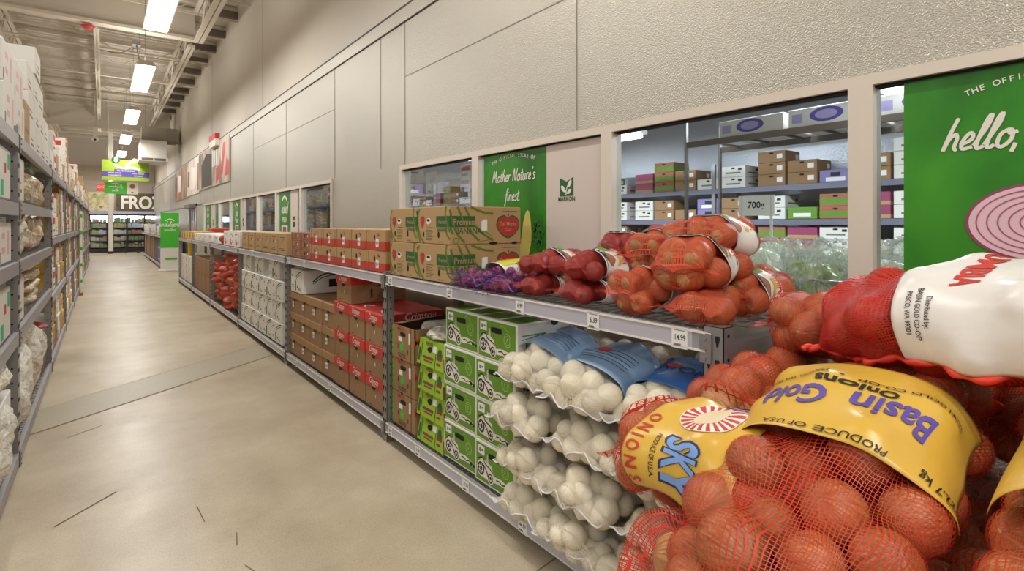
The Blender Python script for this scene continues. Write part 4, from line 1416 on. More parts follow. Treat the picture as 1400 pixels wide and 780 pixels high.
tm = small_box(.335, .150, .40, M_kraft, True, 'small brown carton with a red band', 'tomato_carton')
for c, y in enumerate((5.11, 4.76, 4.41, 4.07, 3.72)):
    for l in range(2):
        tm.put((1.58, y, 1.158 + l * .1515), R([.5, -.5][l]), 'brown carton with a red lower band, %s row, number %s from the left' % (['lower', 'upper'][l], ['one', 'two', 'three', 'four', 'five'][c]), 'red-banded cartons')
rb = small_box(.30, .085, .40, M_kraft3, False, 'flat reddish brown tray carton', 'tray_carton')
for c, y in enumerate((5.77, 5.44)):
    for l in range(3):
        rb.put((1.58, y, 1.158 + l * .0865), R([.5, -.5, .2][l]), 'flat reddish brown tray carton, %s of the %s stack beside the red-banded cartons' % (['bottom', 'middle', 'top'][l], ['left', 'right'][c]), 'reddish tray cartons')
tn = small_box(.36, .235, .40, M_kraft, False, 'tan upright carton', 'tan_carton')
for c, y in enumerate((8.25, 7.85, 7.45, 7.05, 6.68, 6.30)):
    tn.put((1.585, y, 1.158), R([.5, -1, .5][c % 3]), 'tan upright carton on the top shelf, number %s of six from the left' % ['one', 'two', 'three', 'four', 'five', 'six'][c], 'tan upright cartons')

def print_box(name, W, D, H, mm, marks, lab, hole=True):
    r = thing(name, lab, 'box')
    q = MB(); q.cbox(0, D, -W / 2, W / 2, 0, H, .004); q.build('carton', mm, r)
    T = FRONT(); S = SIDE(0, -W / 2, 0)
    for m_, rects in marks:
        q = MB()
        for (a0, a1, b0, b1) in rects:
            q.rect(a0 * W, a1 * W, b0 * H, b1 * H, T); q.rect((a0 + .5) * D, (a1 + .5) * D, b0 * H, b1 * H, S)
        q.build('print', m_, r)
    if hole:
        q = MB(); q.disc(0, H * .8, .03, .012, T, .0014); q.build('hand_hole', M_dark, r)
    return Stock(r)


wr = print_box('white_red_carton', .40, .40, .235, M_card, [(M_red, [(-.3, -.1, .2, .5), (-.15, .05, .1, .3)]), (M_black, [(.2, .32, .6, .75), (.2, .32, .2, .4), (-.35, -.25, .7, .8)])], 'white carton with red and black marks')
for c, y in enumerate((9.7, 9.25, 8.82)):
    wr.put((1.585, y, 1.158), 0, 'white carton with red printing on the top shelf, %s of three' % ['left', 'middle', 'right'][c], 'white and red cartons')
wt = print_box('speckled_tray', .5, .45, .15, M_card, [(M_red, [(-.4, -.3, .2, .4), (.1, .18, .5, .7)]), (M_dgreen, [(-.1, 0, .6, .75), (.3, .38, .2, .35)])], 'white speckled tray', False)
for c, y in enumerate((13.2, 12.6, 12.0, 11.4, 10.75)):
    wt.put((1.59, y, 1.158), 0, 'low white speckled tray on the top shelf, number %s from the left' % ['one', 'two', 'three', 'four', 'five'][c], 'white speckled trays')
tc = print_box('tall_brown_carton', .46, .5, .33, M_kraft2, [(M_kraft3, [(-.3, .3, .1, .16), (-.25, .2, .3, .36)])], 'tall brown carton', False)
for c, y in enumerate((13.25, 12.75, 12.25, 11.75)):
    for l in range(2):
        tc.put((1.6, y, .147 + l * .333), 0, 'tall brown carton in the fifth bay, %s, column %s from the left' % (['lower', 'upper'][l], ['one', 'two', 'three', 'four'][c]), 'tall brown cartons')
wc = print_box('white_tall_carton', .5, .5, .3, M_card, [(M_red, [(.3, .42, .1, .3), (.3, .42, .6, .8)])], 'white carton', False)
for c, y in enumerate((15.75, 15.2, 14.65, 14.1)):
    for l in range(2):
        wc.put((1.6, y, .147 + l * .303), 0, 'white carton in the farthest near-run bay, %s, number %s from the far end' % (['lower', 'upper'][l], ['one', 'two', 'three', 'four'][c]), 'white cartons in the end bay')
yc = print_box('yellow_fruit_carton', .4, .4, .17, M_kraft, [(mat('sun_yellow', (214, 182, 40), .5), [(-.5, -.1, 0, 1)]), (M_black, [(0, .2, .3, .6)])], 'yellow and brown fruit carton', False)
for c, y in enumerate((15.75, 15.3, 14.8, 14.3, 13.8)):
    yc.put((1.59, y, 1.158), 0, 'yellow and brown fruit carton on the top shelf, number %s from the far end' % ['one', 'two', 'three', 'four', 'five'][c], 'yellow fruit cartons')
yb = MB(); yb.lathe([(.06, 0), (.07, .02), (.07, .45), (.05, .5), (.02, .52)], 14)
o = yb.build('yellow_tube', mat('sun_yellow', 0), None, True); o.location = (1.66, 14.6, .76); tagp(o, 'upright yellow tube in the end bay of the right run', 'tube')
rt = print_box('red_tray', .5, .4, .1, M_red, [(M_yell, [(-.5, .5, .85, 1)])], 'red tray', False)
rt.put((1.95, 13.9, 1.158 + .15), 0, 'red tray behind the yellow cartons near the doorway')

# far run beyond the stand
fb2 = [('far_brown_carton', M_kraft2), ('far_white_carton', M_card), ('far_blue_carton', mat('sky_blue_card', (84, 130, 190), .6, 0, .2, 20)), ('far_tan_carton', M_kraft)]
stk = [print_box(n_, .42, .5, .40, m_, [(M_kraft3 if i != 2 else M_card, [(-.3, .2, .2, .35)])], 'carton', False) for i, (n_, m_) in enumerate(fb2)]
cname = ['brown', 'white', 'blue', 'tan']
k = 0
for y in [21.9 + .46 * j for j in range(21)]:
    ci = [3, 1, 2, 2, 0, 0, 3, 0, 0, 3, 0, 1, 0, 3, 0, 0, 3, 0, 0, 3, 0][k]
    for l in range(2):
        stk[ci].put((1.62, y, .147 + l * .41), 0, '%s carton below the shelf of the far right run, stacked in a row of look-alikes' % cname[ci], 'cartons under the far right run', scale=(1, 1, 1 if l == 0 else 1))
    c2 = [1, 3, 1, 1, 1, 2, 1, 1, 1, 1, 1, 1, 0, 1, 1, 1, 1, 1, 0, 1, 1][k]
    stk[c2].put((1.6, y, 1.107), 0, '%s carton standing on top of the far right run' % cname[c2], 'cartons on top of the far right run', scale=(1, 1, .6 + .2 * (k % 3)))
    k += 1

# dark divider panel at the rear of the first bays
# ---------------------------------------------------------------- tall left rack contents
def LF(x=0, y=0, z=0):     # face looking +X
    return lambda a, b, h: (x + h, y + a, z + b)


def left_box(name, W, D, H, mm, marks, wrap=None):
    """box whose aisle face is x=0 and which reaches back to -D"""
    r = thing(name, 'carton', 'box')
    q = MB(); q.cbox(-D, 0, -W / 2, W / 2, 0, H, .006); q.build('carton', mm, r)
    T = LF(); S = SIDE(-D, -W / 2, 0)
    for m_, rects in marks:
        q = MB()
        for (a0, a1, b0, b1) in rects:
            q.rect(a0 * W, a1 * W, b0 * H, b1 * H, T); q.rect((a0 + .5) * D, (a1 + .5) * D, b0 * H, b1 * H, S)
        q.build('print', m_, r)
    return Stock(r)


pinkm = mat('pale_pink_ink', (214, 168, 176), .6)
LB = dict(
    pink=left_box('wrapped_white_case', .46, .55, .24, M_card, [(pinkm, [(-.3, -.05, .25, .4), (-.3, -.05, .6, .75), (.15, .3, .2, .8)]), (M_dgreen, [(-.48, -.42, .05, .3)])]),
    white=left_box('white_case', .42, .55, .22, M_card, [(M_grey, [(-.35, .2, .2, .28), (-.35, .1, .4, .44)])]),
    green=left_box('green_marked_case', .4, .5, .3, M_card, [(mat('mint_ink', (60, 176, 130), .6), [(-.45, -.2, .05, .35), (.2, .4, .6, .9)]), (M_red, [(-.1, .05, .5, .7)])]),
    brown=left_box('brown_case', .36, .5, .26, M_kraft, [(M_kraft2, [(-.3, .3, .3, .4)])]),
    plain=left_box('tan_case', .3, .5, .3, M_kraft2, [(M_black, [(-.2, .2, .4, .5)])]),
    red=left_box('red_white_case', .34, .5, .24, M_card, [(M_red, [(-.4, .4, .55, .85)]), (M_black, [(-.2, .3, .2, .3)])]),
    yellow=left_box('yellow_case', .32, .5, .22, mat('case_yellow', (206, 170, 70), .6, 0, .1), [(M_red, [(-.3, .1, .3, .7)])]),
)
cword = dict(pink='shrink-wrapped pink-printed case', white='plain white case', green='mint-cornered white case', brown='tan carton', plain='brown carton', red='white and red case', yellow='yellow case')
LW = dict(pink=.46, white=.42, green=.4, brown=.36, plain=.3, red=.34, yellow=.32)
LH = dict(pink=.24, white=.22, green=.3, brown=.26, plain=.3, red=.24, yellow=.22)


def BAYN(y):
    return ['first', 'second', 'third', 'fourth', 'fifth', 'sixth', 'seventh', 'eighth', 'ninth', 'tenth', 'last'][max(0, sum(1 for b in LBAY if b < y) - 1)]


def left_stack(kind, y, z, n, where, x=-.43, sc=1, jit=0):
    for l in range(n):
        xx = x - jit * ((l * 37) % 5) / 5
        if any(abs(y - (b_ + .036)) < LW[kind] / 2 + .04 for b_ in LBAY) and z < 2:
            xx -= .05
        LB[kind].put((xx, y, z + .006 + l * (LH[kind] * sc + .002)), 0, '%s, %s' % (cword[kind], where if n == 1 else '%s of %s' % (['bottom', 'second', 'third', 'top'][l if l < n - 1 else 3], where)),
                     'cases on the tall left rack', scale=(1, 1, sc))


# top deck
left_stack('pink', 4.30, 2.05, 2, 'the edge stack on the top deck', jit=.02)
left_stack('pink', 4.80, 2.05, 2, 'the second stack on the top deck', jit=.02)
left_stack('brown', 5.18, 2.05, 1, 'standing edge-on between tall white stacks on the top deck', sc=1.2)
left_stack('white', 5.60, 2.05, 3, 'the nearest tall white stack on the top deck', jit=.02)
left_stack('white', 6.06, 2.05, 4, 'the tallest white stack on the top deck', jit=.015)
left_stack('white', 6.52, 2.05, 3, 'the third tall white stack on the top deck', jit=.02)
left_stack('white', 6.96, 2.05, 2, 'the short white stack on the second bay top deck', jit=.02)
y = 7.5
seq = ['white', 'red', 'brown', 'white', 'white', 'brown', 'white', 'red', 'brown', 'white', 'yellow', 'white', 'brown', 'red', 'white', 'white', 'brown', 'red', 'white', 'white', 'brown', 'white', 'brown', 'red', 'white', 'white', 'red', 'brown', 'white', 'white', 'brown', 'red', 'white', 'brown', 'white', 'red', 'white', 'brown', 'yellow', 'white', 'white', 'brown', 'red', 'white', 'brown', 'white', 'white', 'red', 'brown', 'white']
k = 0
while y < 27:
    s_ = seq[k % 50]
    left_stack(s_, y, 2.06, [1, 2, 1, 1, 2, 1, 2, 3, 3, 2][k % 10], 'a column on the %s bay top deck' % BAYN(y), jit=.02)
    y += LW[s_] + .04 + (.1 if k % 4 == 0 else 0)
    k += 1
# nearest bay, cut by the frame
for z, kk in ((.85, 'green'), (1.275, 'pink'), (1.635, 'green'), (.105, 'white')):
    left_stack(kk, 4.10, z, 2 if z < .2 else 1, 'the left photo edge at %s' % {.85: 'waist height', 1.275: 'chest height', 1.635: 'eye height', .105: 'floor height'}[z], sc=.95)
# second bay
left_stack('white', 4.78, 1.645, 1, 'beside the big slotted post just under the top deck', sc=1.3)
left_stack('white', 4.78, .855, 1, 'beside the big slotted post at waist height', sc=1.3)


def produce_bag(name, loc, size, cols, label, seed, cat='bag', film=True, rough=.4, scale=16):
    return crumple(name, loc, size, mat_produce(name + str(seed), cols, scale), label, cat, seed, None, 40, rough)


def mat_produce(name, cols, scale):
    m = mat_photo(name, cols, scale, rough=.22, detail=6)
    nt = m.node_tree; N, L, P = nt.nodes, nt.links, nt.nodes['Principled BSDF']
    tc_ = N.new('ShaderNodeTexCoord'); n = N.new('ShaderNodeTexNoise'); n.inputs['Scale'].default_value = 24; n.inputs['Detail'].default_value = 5; n.inputs['Distortion'].default_value = 1.2
    L.new(tc_.outputs['Object'], n.inputs['Vector']); b = N.new('ShaderNodeBump'); b.inputs['Strength'].default_value = .8; b.inputs['Distance'].default_value = .02
    L.new(n.outputs['Fac'], b.inputs['Height']); L.new(b.outputs[0], P.inputs['Normal']); P.inputs['Specular IOR Level'].default_value = .8
    return m


BR = [(150, 118, 84), (206, 182, 140), (226, 212, 184)]
produce_bag('roll_bag', (-.62, 6.15, 1.647), (.38, 1.75, .28), BR, 'tan bag of flat rolls under the top deck', 11)
produce_bag('greens_bag', (-.62, 6.0, 1.905), (.3, 1.2, .10), [(34, 84, 44), (60, 126, 66), (204, 196, 176)], 'green-topped bag lying on the tan roll bag', 12)
produce_bag('roll_bag', (-.62, 6.25, 1.277), (.38, 1.5, .32), [(170, 90, 70), (206, 180, 146), (222, 214, 196)], 'reddish speckled bag on the chest-high shelf', 13, rough=.6)
produce_bag('clear_bag', (-.62, 5.05, 1.277), (.38, .8, .28), [(206, 200, 184), (226, 220, 206), (186, 176, 156)], 'white crinkled clear bag on the chest-high shelf', 14, rough=.8)
for k in range(4):
    produce_bag('flatbread_pack', (-.63, 6.05, .858 + k * .088), (.36, 1.5, .088), BR, 'pack of flat bread in the waist-high pile, %s of four' % ['bottom', 'second', 'third', 'top'][k], 20 + k)
produce_bag('clear_bag', (-.63, 5.05, .108), (.42, .95, .56), [(214, 208, 194), (232, 228, 216), (190, 180, 160)], 'big crinkled clear bag bulging off the lowest shelf by the slotted post', 31, rough=.7)
produce_bag('clear_bag', (-.63, 6.0, .108), (.42, .9, .62), [(206, 198, 180), (228, 222, 208), (180, 150, 116)], 'crinkled beige-white bag on the lowest shelf, farther than the big clear one', 32, rough=.7)
produce_bag('clear_bag', (-.63, 3.9, .108), (.44, .95, .46), [(214, 208, 194), (236, 232, 222), (186, 180, 160)], 'large white crinkled bag at the bottom left photo edge', 33, rough=.7)
produce_bag('clear_bag', (-.64, 3.9, .575), (.40, .9, .2), [(206, 196, 170), (226, 220, 200), (170, 150, 116)], 'pale bag above the large one at the left photo edge', 34, rough=.7)
produce_bag('sausage_pack', (-.58, 6.62, .108), (.3, .26, .24), [(90, 56, 48), (150, 104, 84), (206, 196, 180)], 'dark speckled pack on the bottom left shelf', 35)
produce_bag('greens_bag', (-.60, 6.92, .108), (.32, .3, .40), [(60, 110, 50), (206, 180, 140), (220, 210, 190)], 'green printed pack at the end of the low shelf', 36)
sl = MB(); sl.lathe([(.0, 0), (.09, 0), (.1, .012), (.09, .02), (0, .02)], 20)
o = sl.build('red_round_pack', mat('salami', (150, 50, 44), .4, 0, .3, 20), None, True); o.location = (-.52, 6.92, .515); o.rotation_euler = (R(8), R(10), 0)
tagp(o, 'round dark red pack sticking out above the low shelf', 'food pack')
# bays further down
lv = [.10, .76, 1.36]
rg = random.Random(8)
seqs = ['white', 'brown', 'plain', 'green', 'brown', 'yellow', 'red', 'plain', 'white', 'brown', 'yellow', 'red']
y = 7.42
k = 0
lvname = ['floor level', 'middle level', 'upper level']
while y < 28.5:
    sy = seqs[k % 12]
    inpost = any(abs(y - b) < .2 for b in LBAY)
    for li, z in enumerate(lv):
        s2 = seqs[(k + li * 5) % 12]
        n = 2 if y < 13 or LH[s2] < .25 else 2
        n = 2
        gap = (.585, .525, .625)[li] - .03
        left_stack(s2, y + .05, z + .003, n, 'a pair at %s, %s left bay' % (lvname[li], BAYN(y)), jit=.03, sc=min(.98, gap / 2 / LH[s2]))
    y += .43
    k += 1
gp = MB(); gp.cbox(-.02, .02, -.12, .12, 0, 1.75, .01)
gpr = thing('striped_pole_stack', 'tall white narrow stack with green stickers beside the left rack', 'box stack', (-.36, 14.6, .02))
gp.build('column', M_card, gpr)
q = MB()
for k in range(5):
    q = MB(); q.box(-.022, .022, -.122, .122, .25 + k * .34, .32 + k * .34)
    q.build('green_sticker', M_bgreen, gpr)
q = MB(); q.box(-.03, .03, -.13, .13, -.02, .04); q.build('foot', M_kraft3, gpr)
# ---------------------------------------------------------------- net bags of onions
def onion_mesh(name, m, squash=.9):
    prof = []
    for k in range(13):
        t = k / 12 * PI
        r, z = math.sin(t), -math.cos(t) * squash
        if t > PI * .8:
            z += .16 * ((t / PI - .8) / .2) ** 1.5
        if t < PI * .12:
            z += .03
        prof.append((max(r, .02), z))
    q = MB(); q.lathe(prof, 20)
    me = bpy.data.meshes.new(name)
    me.from_pydata(q.v, [], q.f); me.materials.append(m)
    me.polygons.foreach_set('use_smooth', [True] * len(me.polygons))
    return me


OM = {'y': onion_mesh('onion_yellow', M_on_y), 'r': onion_mesh('onion_red', M_on_r), 'w': onion_mesh('onion_white', M_on_w, .95), 'p': onion_mesh('onion_purple', M_on_p)}


def spine_eval(ctrl, t):
    P = np.array(ctrl, float)
    n = len(P) - 1
    P = np.vstack([2 * P[0] - P[1], P, 2 * P[-1] - P[-2]])
    t = np.clip(np.asarray(t, float), -.15, 1.15) * n
    i = np.clip(np.floor(t).astype(int), 0, n - 1)
    u = (t - i)[:, None]
    p0, p1, p2, p3 = P[i], P[i + 1], P[i + 2], P[i + 3]
    return .5 * (2 * p1 + (-p0 + p2) * u + (2 * p0 - 5 * p1 + 4 * p2 - p3) * u ** 2 + (-p0 + 3 * p1 - 3 * p2 + p3) * u ** 3)


def net_bag(name, label, cat, loc, ctrl, W, T, r_on, n_on, kind, net_mat, seed, NV=72, NU=72, wdir=(0, 1, 0), ends=('seam', 'seam'), trim=None, trim_r=.003,
            labelspec=None, group=None, tight=.5, wave=.012, endlen=.035, onions=True, relax=450, sink=.0032, hem=None):
    """packs onions into a sack shape along a spine, then lets a net relax over them.
    ctrl is in the bag's own space (loc = the bag's base)."""
    rg = np.random.RandomState(seed)
    root = thing(name, label, cat, loc, 0, group)
    ts = np.linspace(0, 1, 60)
    pts = spine_eval(ctrl, ts)
    L = float(np.linalg.norm(np.diff(pts, axis=0), axis=1).sum())
    wd = np.array(wdir, float)

    def prof(v):
        e0 = np.clip(v / .16, 0, 1); e1 = np.clip((1 - v) / .16, 0, 1)
        hT = (T / 2) * np.sqrt(np.clip(1 - (1 - e0) ** 2, 0, 1)) * np.sqrt(np.clip(1 - (1 - e1) ** 2, 0, 1))
        g0 = (.93 + .07 * np.sqrt(e0)) if ends[0] == 'seam' else np.sqrt(np.clip(1 - (1 - e0) ** 2, 0, 1)) * .97 + .03
        g1 = (.93 + .07 * np.sqrt(e1)) if ends[1] == 'seam' else np.sqrt(np.clip(1 - (1 - e1) ** 2, 0, 1)) * .97 + .03
        return (W / 2) * g0 * g1, hT

    def frame(v):
        p = spine_eval(ctrl, v)
        d = spine_eval(ctrl, v + .01) - spine_eval(ctrl, v - .01)
        d /= np.linalg.norm(d, axis=1)[:, None]
        ww = wd[None, :] - d * (d @ wd)[:, None]
        ww /= np.linalg.norm(ww, axis=1)[:, None]
        nn = np.cross(d, ww)
        s = np.sign(nn[:, 2]); s[s == 0] = 1
        nn *= s[:, None]
        return p, d, ww, nn

    # packing in straight space (a along, b across, c thickness)
    rad = r_on * (1 + rg.uniform(-.14, .12, n_on))
    pos = np.stack([rg.uniform(rad, L - rad), rg.uniform(-1, 1, n_on) * (W / 2 - rad) * .9, rg.uniform(-1, 1, n_on) * np.maximum(T / 2 - rad, .001)], 1)
    for it in range(260):
        df = pos[:, None] - pos[None]
        ds = np.linalg.norm(df, axis=2) + np.eye(n_on)
        ov = (rad[:, None] + rad[None]) * .985 - ds
        np.fill_diagonal(ov, 0)
        ov = np.clip(ov, 0, None)
        pos += (df / ds[:, :, None] * ov[:, :, None] * .45).sum(1)
        pos[:, 2] -= .0006 if it < 200 else 0
        hw, ht = prof(pos[:, 0] / L)
        hw = np.maximum(hw - rad, .004); ht = np.maximum(ht - rad * .95, .002)
        e = (np.abs(pos[:, 1]) / hw) ** 2.6 + (np.abs(pos[:, 2]) / ht) ** 2.6
        k = np.where(e > 1, e ** (-1 / 2.6), 1)
        pos[:, 1] *= k; pos[:, 2] *= k
        pos[:, 0] = np.clip(pos[:, 0], rad * .9, L - rad * .9)
    v = pos[:, 0] / L
    P, D, Wd, Nn = frame(v)
    C = P + Wd * pos[:, 1:2] + Nn * pos[:, 2:3]
    if min(c[2] for c in ctrl) > 0:
        C[:, 2] = np.maximum(C[:, 2], rad * .96)
    # net: a sheet drawn tight over the onions, found as a membrane resting on them
    vv = np.linspace(-endlen / L, 1 + endlen / L, NV + 1)
    phi = np.arange(NU) / NU * 2 * PI
    hw, ht = prof(np.clip(vv, 0, 1))
    hw = hw * 1.03 + .004; ht = ht * 1.03 + .004
    ht[0] = ht[-1] = .0015
    P, D, Wd, Nn = frame(vv)
    c_, s_ = np.cos(phi), np.sin(phi)
    ex = 2 / 2.5
    cb_ = np.sign(c_) * np.abs(c_) ** ex; sb_ = np.sign(s_) * np.abs(s_) ** ex
    E_ = Wd[:, None] * (hw[:, None] * cb_[None])[:, :, None] + Nn[:, None] * (ht[:, None] * sb_[None])[:, :, None]
    El = np.linalg.norm(E_, axis=2)
    e_ = E_ / El[:, :, None]
    dC = C[None] - P[:, None]                                   # rows x onions
    bq = np.einsum('vok,vuk->vuo', dC, e_)
    disc = bq ** 2 - (dC ** 2).sum(2)[:, None, :] + (rad[None, None] + .0018) ** 2
    ex_ = np.where(disc > 0, bq + np.sqrt(np.clip(disc, 0, None)), 0)
    s0 = ex_.max(2) / El
    s0[0] = s0[-1] = 0
    s0 = np.minimum(s0, 2.2)

    def membrane(n_it, start, sink):
        sink = 1 - sink * (110 / NU) ** 2
        s_m = np.maximum(np.full(s0.shape, start), s0)
        s_m[0] = s_m[-1] = 1
        for _ in range(n_it):
            av = (np.roll(s_m, 1, 1) + np.roll(s_m, -1, 1)) * .25
            av[1:-1] += (s_m[2:] + s_m[:-2]) * .25
            av[0] = av[-1] = 1
            s_m = np.maximum(s0, av * sink)
            s_m[0] = s_m[-1] = 1
        return s_m
    sm = membrane(relax, .80, sink)
    V = P[:, None] + E_ * sm[:, :, None]
    ph0 = rg.uniform(0, 6)
    for e_i, en in ((0, ends[0]), (-1, ends[1])):
        if en == 'seam' and wave:
            V[e_i] += Nn[e_i][None] * (wave * np.sin(cb_ * 7 + ph0) + wave * .6 * np.sin(cb_ * 13 + ph0 * 2))[:, None] + D[e_i][None] * (wave * .6 * np.sin(cb_ * 9 + ph0 * 3))[:, None]
            j2 = 1 if e_i == 0 else -2
            V[j2] = V[j2] * .5 + (V[e_i] + V[2 if e_i == 0 else -3]) * .25
    V[:, :, 2] = np.maximum(V[:, :, 2], .001 if min(c[2] for c in ctrl) > 0 else -9)
    circ = np.linalg.norm(np.roll(V, -1, 1) - V, axis=2).sum(1).mean()
    Lm = L + 2 * endlen

    def grid_obj(nm, G, m, parent, closed=True, uvs=True, double=False):
        nv, nu = G.shape[:2]
        fs = []
        lim = nu if closed else nu - 1
        for j in range(nv - 1):
            for i in range(lim):
                i2 = (i + 1) % nu
                fs.append((j * nu + i, j * nu + i2, (j + 1) * nu + i2, (j + 1) * nu + i))
        me = bpy.data.meshes.new(nm)
        me.from_pydata([tuple(x) for x in G.reshape(-1, 3)], [], fs)
        me.materials.append(m)
        me.polygons.foreach_set('use_smooth', [True] * len(me.polygons))
        if uvs:
            uvl = me.uv_layers.new(name='UVMap')
            arr = np.zeros((len(fs) * 4, 2))
            jj, ii = np.divmod(np.arange(len(fs)), lim)
            for q_, (dj, di) in enumerate(((0, 0), (0, 1), (1, 1), (1, 0))):
                arr[q_::4, 0] = (ii + di) / NU * circ
                arr[q_::4, 1] = (jj + dj) / NV * Lm
            uvl.data.foreach_set('uv', arr.ravel())
        o = bpy.data.objects.new(nm, me)
        COL.objects.link(o)
        o.parent = parent
        return o

    if onions:
        me = OM[kind]
        for i in range(n_on):
            o = bpy.data.objects.new('onion', me)
            COL.objects.link(o)
            o.parent = root
            o.location = C[i]
            s = float(rad[i]) / 1.0
            o.scale = (s, s, s)
            o.rotation_euler = (rg.uniform(0, 6.3), rg.uniform(0, 6.3), rg.uniform(0, 6.3))
    grid_obj('net', V, net_mat, root)
    if trim:
        for e_i, en in ((0, ends[0]), (-1, ends[1])):
            if en != 'seam':
                continue
            q = MB(); q.tube([tuple(x) for x in V[e_i][:NU // 2 + 1]], trim_r, 5)
            q.build('seam_trim', trim, root, True)
    if hem is not None:
        i_ = int(hem / 360 * NU)
        q = MB(); q.tube([tuple(V[j, i_] + e_[j, i_] * (.004 + .003 * math.sin(j * .9))) for j in range(1, NV)], [.007 + .0025 * math.sin(j * .7) for j in range(1, NV)], 7)
        q.build('seam_hem', M_net_solid, root, True)
    for e_i, en in ((0, ends[0]), (-1, ends[1])):
        if en == 'gather':
            c0 = V[e_i].mean(0); d0 = D[e_i] * (-1 if e_i == 0 else 1)
            q = MB()
            ringn = 11
            for k in range(ringn):
                a = 2 * PI * k / ringn
                off = Wd[e_i] * math.cos(a) + Nn[e_i] * math.sin(a)
                q.tube([tuple(c0 + off * .006), tuple(c0 + d0 * .02 + off * .008), tuple(c0 + d0 * .045 + off * .024 + Nn[e_i] * rg.uniform(-.01, .01))], [.005, .0045, .003], 5)
            q.build('gathered_end', M_net_solid if kind != 'p' else M_net_p, root, True)
            q = MB(); q.tube([tuple(c0 + d0 * .012 + (Wd[e_i] * math.cos(a) + Nn[e_i] * math.sin(a)) * .014) for a in np.linspace(0, 2 * PI, 13)[:-1]], .004, 6, True)
            q.build('tie', M_black_pl, root, True)
    for sp in (labelspec or []):
        # a printed plastic band fused round the net
        v0, v1, a0, a1 = sp['v0'], sp['v1'], sp.get('a0', 0), sp.get('a1', 360)
        j0, j1 = int(v0 * NV), int(v1 * NV)
        sl_ = membrane(sp.get('relax', 500), .86, sp.get('sink', .0006))
        G = P[:, None] + E_ * sl_[:, :, None] + e_ * .003
        full = (a1 - a0) >= 360
        i0, i1 = int(a0 / 360 * NU), int(a1 / 360 * NU)
        idx = np.arange(i0, i1 + (0 if full else 1)) % NU
        S_ = G[j0:j1 + 1][:, idx]
        # slight scallop of the band's edges
        lb_ = grid_obj('label_band', S_, sp['mat'], root, full, False)
        so = lb_.modifiers.new('film', 'SOLIDIFY'); so.thickness = .0012; so.offset = 1
        nj, ni = S_.shape[:2]
        seg = np.linalg.norm(np.diff(S_[nj // 2], axis=0), axis=1); clen = seg.sum(); vlen = np.linalg.norm(np.diff(S_[:, ni // 2], axis=0), axis=1).sum()
        ac = sp.get('ac', 90)
        icen = (ac / 360 * NU - i0)
        ds_u = clen / max(ni - 1, 1); ds_v = vlen / (nj - 1)

        def surf(s, t, h=.002):
            fi = min(max(icen + s / ds_u, 0), ni - 1.001); fj = min(max((nj - 1) / 2 + t / ds_v, 0), nj - 1.001)
            i, j = int(fi), int(fj); u, w_ = fi - i, fj - j
            A = S_[j, i] * (1 - u) * (1 - w_) + S_[j, i + 1] * u * (1 - w_) + S_[j + 1, i] * (1 - u) * w_ + S_[j + 1, i + 1] * u * w_
            du = S_[j, i + 1] - S_[j, i]; dv = S_[j + 1, i] - S_[j, i]
            n = np.cross(du, dv); n /= np.linalg.norm(n) + 1e-9
            cen = P[min(max(j0 + j, 0), NV)]
            if np.dot(n, A - cen) < 0:
                n = -n
            return tuple(A + n * h)
        rot = R(sp.get('rot', 0)); cr_, sr_ = math.cos(rot), math.sin(rot)
        jm = NV // 2; it_ = NU // 4
        dphi = V[jm, it_ + 1] - V[jm, it_]; dt = V[jm + 1, it_] - V[jm, it_]
        hand = 1 if np.dot(np.cross(dphi, dt), V[jm, it_] - P[jm]) > 0 else -1

        def TT(a, b, h, base=.0018):
            x = a * cr_ - b * sr_; y_ = a * sr_ + b * cr_
            return surf(hand * x, y_, base + h)
        for nm, m_, fn in sp.get('prints', []):
            q0 = MB(); fn(q0, lambda a, b, h: (a, b, h), clen, vlen)
            q = drape(q0, TT)
            o = subdivide_build(q, nm, m_, lb_)
    return root


def drape(q0, TT, mx=.012):
    """lays a flat print on a curved band: long triangles are split first so they follow the surface"""
    tris = []
    for f in q0.f:
        for k in range(1, len(f) - 1) if len(f) <= 4 else []:
            tris.append((q0.v[f[0]], q0.v[f[k]], q0.v[f[k + 1]]))
        if len(f) > 4:
            c = tuple(sum(q0.v[i][d] for i in f) / len(f) for d in range(3))
            for k in range(len(f)):
                tris.append((c, q0.v[f[k]], q0.v[f[(k + 1) % len(f)]]))
    out = []
    while tris:
        t = tris.pop()
        L3 = [math.hypot(t[i][0] - t[(i + 1) % 3][0], t[i][1] - t[(i + 1) % 3][1]) for i in range(3)]
        m = max(L3)
        if m > mx and len(out) < 60000:
            i = L3.index(m)
            a, b, c = t[i], t[(i + 1) % 3], t[(i + 2) % 3]
            h = tuple((a[d] + b[d]) / 2 for d in range(3))
            tris += [(a, h, c), (h, b, c)]
        else:
            out.append(t)
    q = MB()
    idx = {}
    for t in out:
        f = []
        for p in t:
            k = (round(p[0], 6), round(p[1], 6), round(p[2], 6))
            if k not in idx:
                idx[k] = len(q.v)
                q.v.append(TT(*p))
            f.append(idx[k])
        if len(set(f)) == 3:
            q.f.append(tuple(f)); q.mi.append(0)
    return q


def subdivide_build(q, nm, m_, root):
    return q.build(nm, m_, root)


M_net_solid = mat('net_thread_red', (226, 56, 36), .5)


def dense_rect(q, a0, a1, b0, b1, T, th=.0004, n=10, m=4):
    vs, fs = [], []
    for j in range(m + 1):
        for i in range(n + 1):
            vs.append(T(a0 + (a1 - a0) * i / n, b0 + (b1 - b0) * j / m, th))
    for j in range(m):
        for i in range(n):
            k = j * (n + 1) + i
            fs.append((k, k + 1, k + n + 2, k + n + 1))
    q.add(vs, fs)


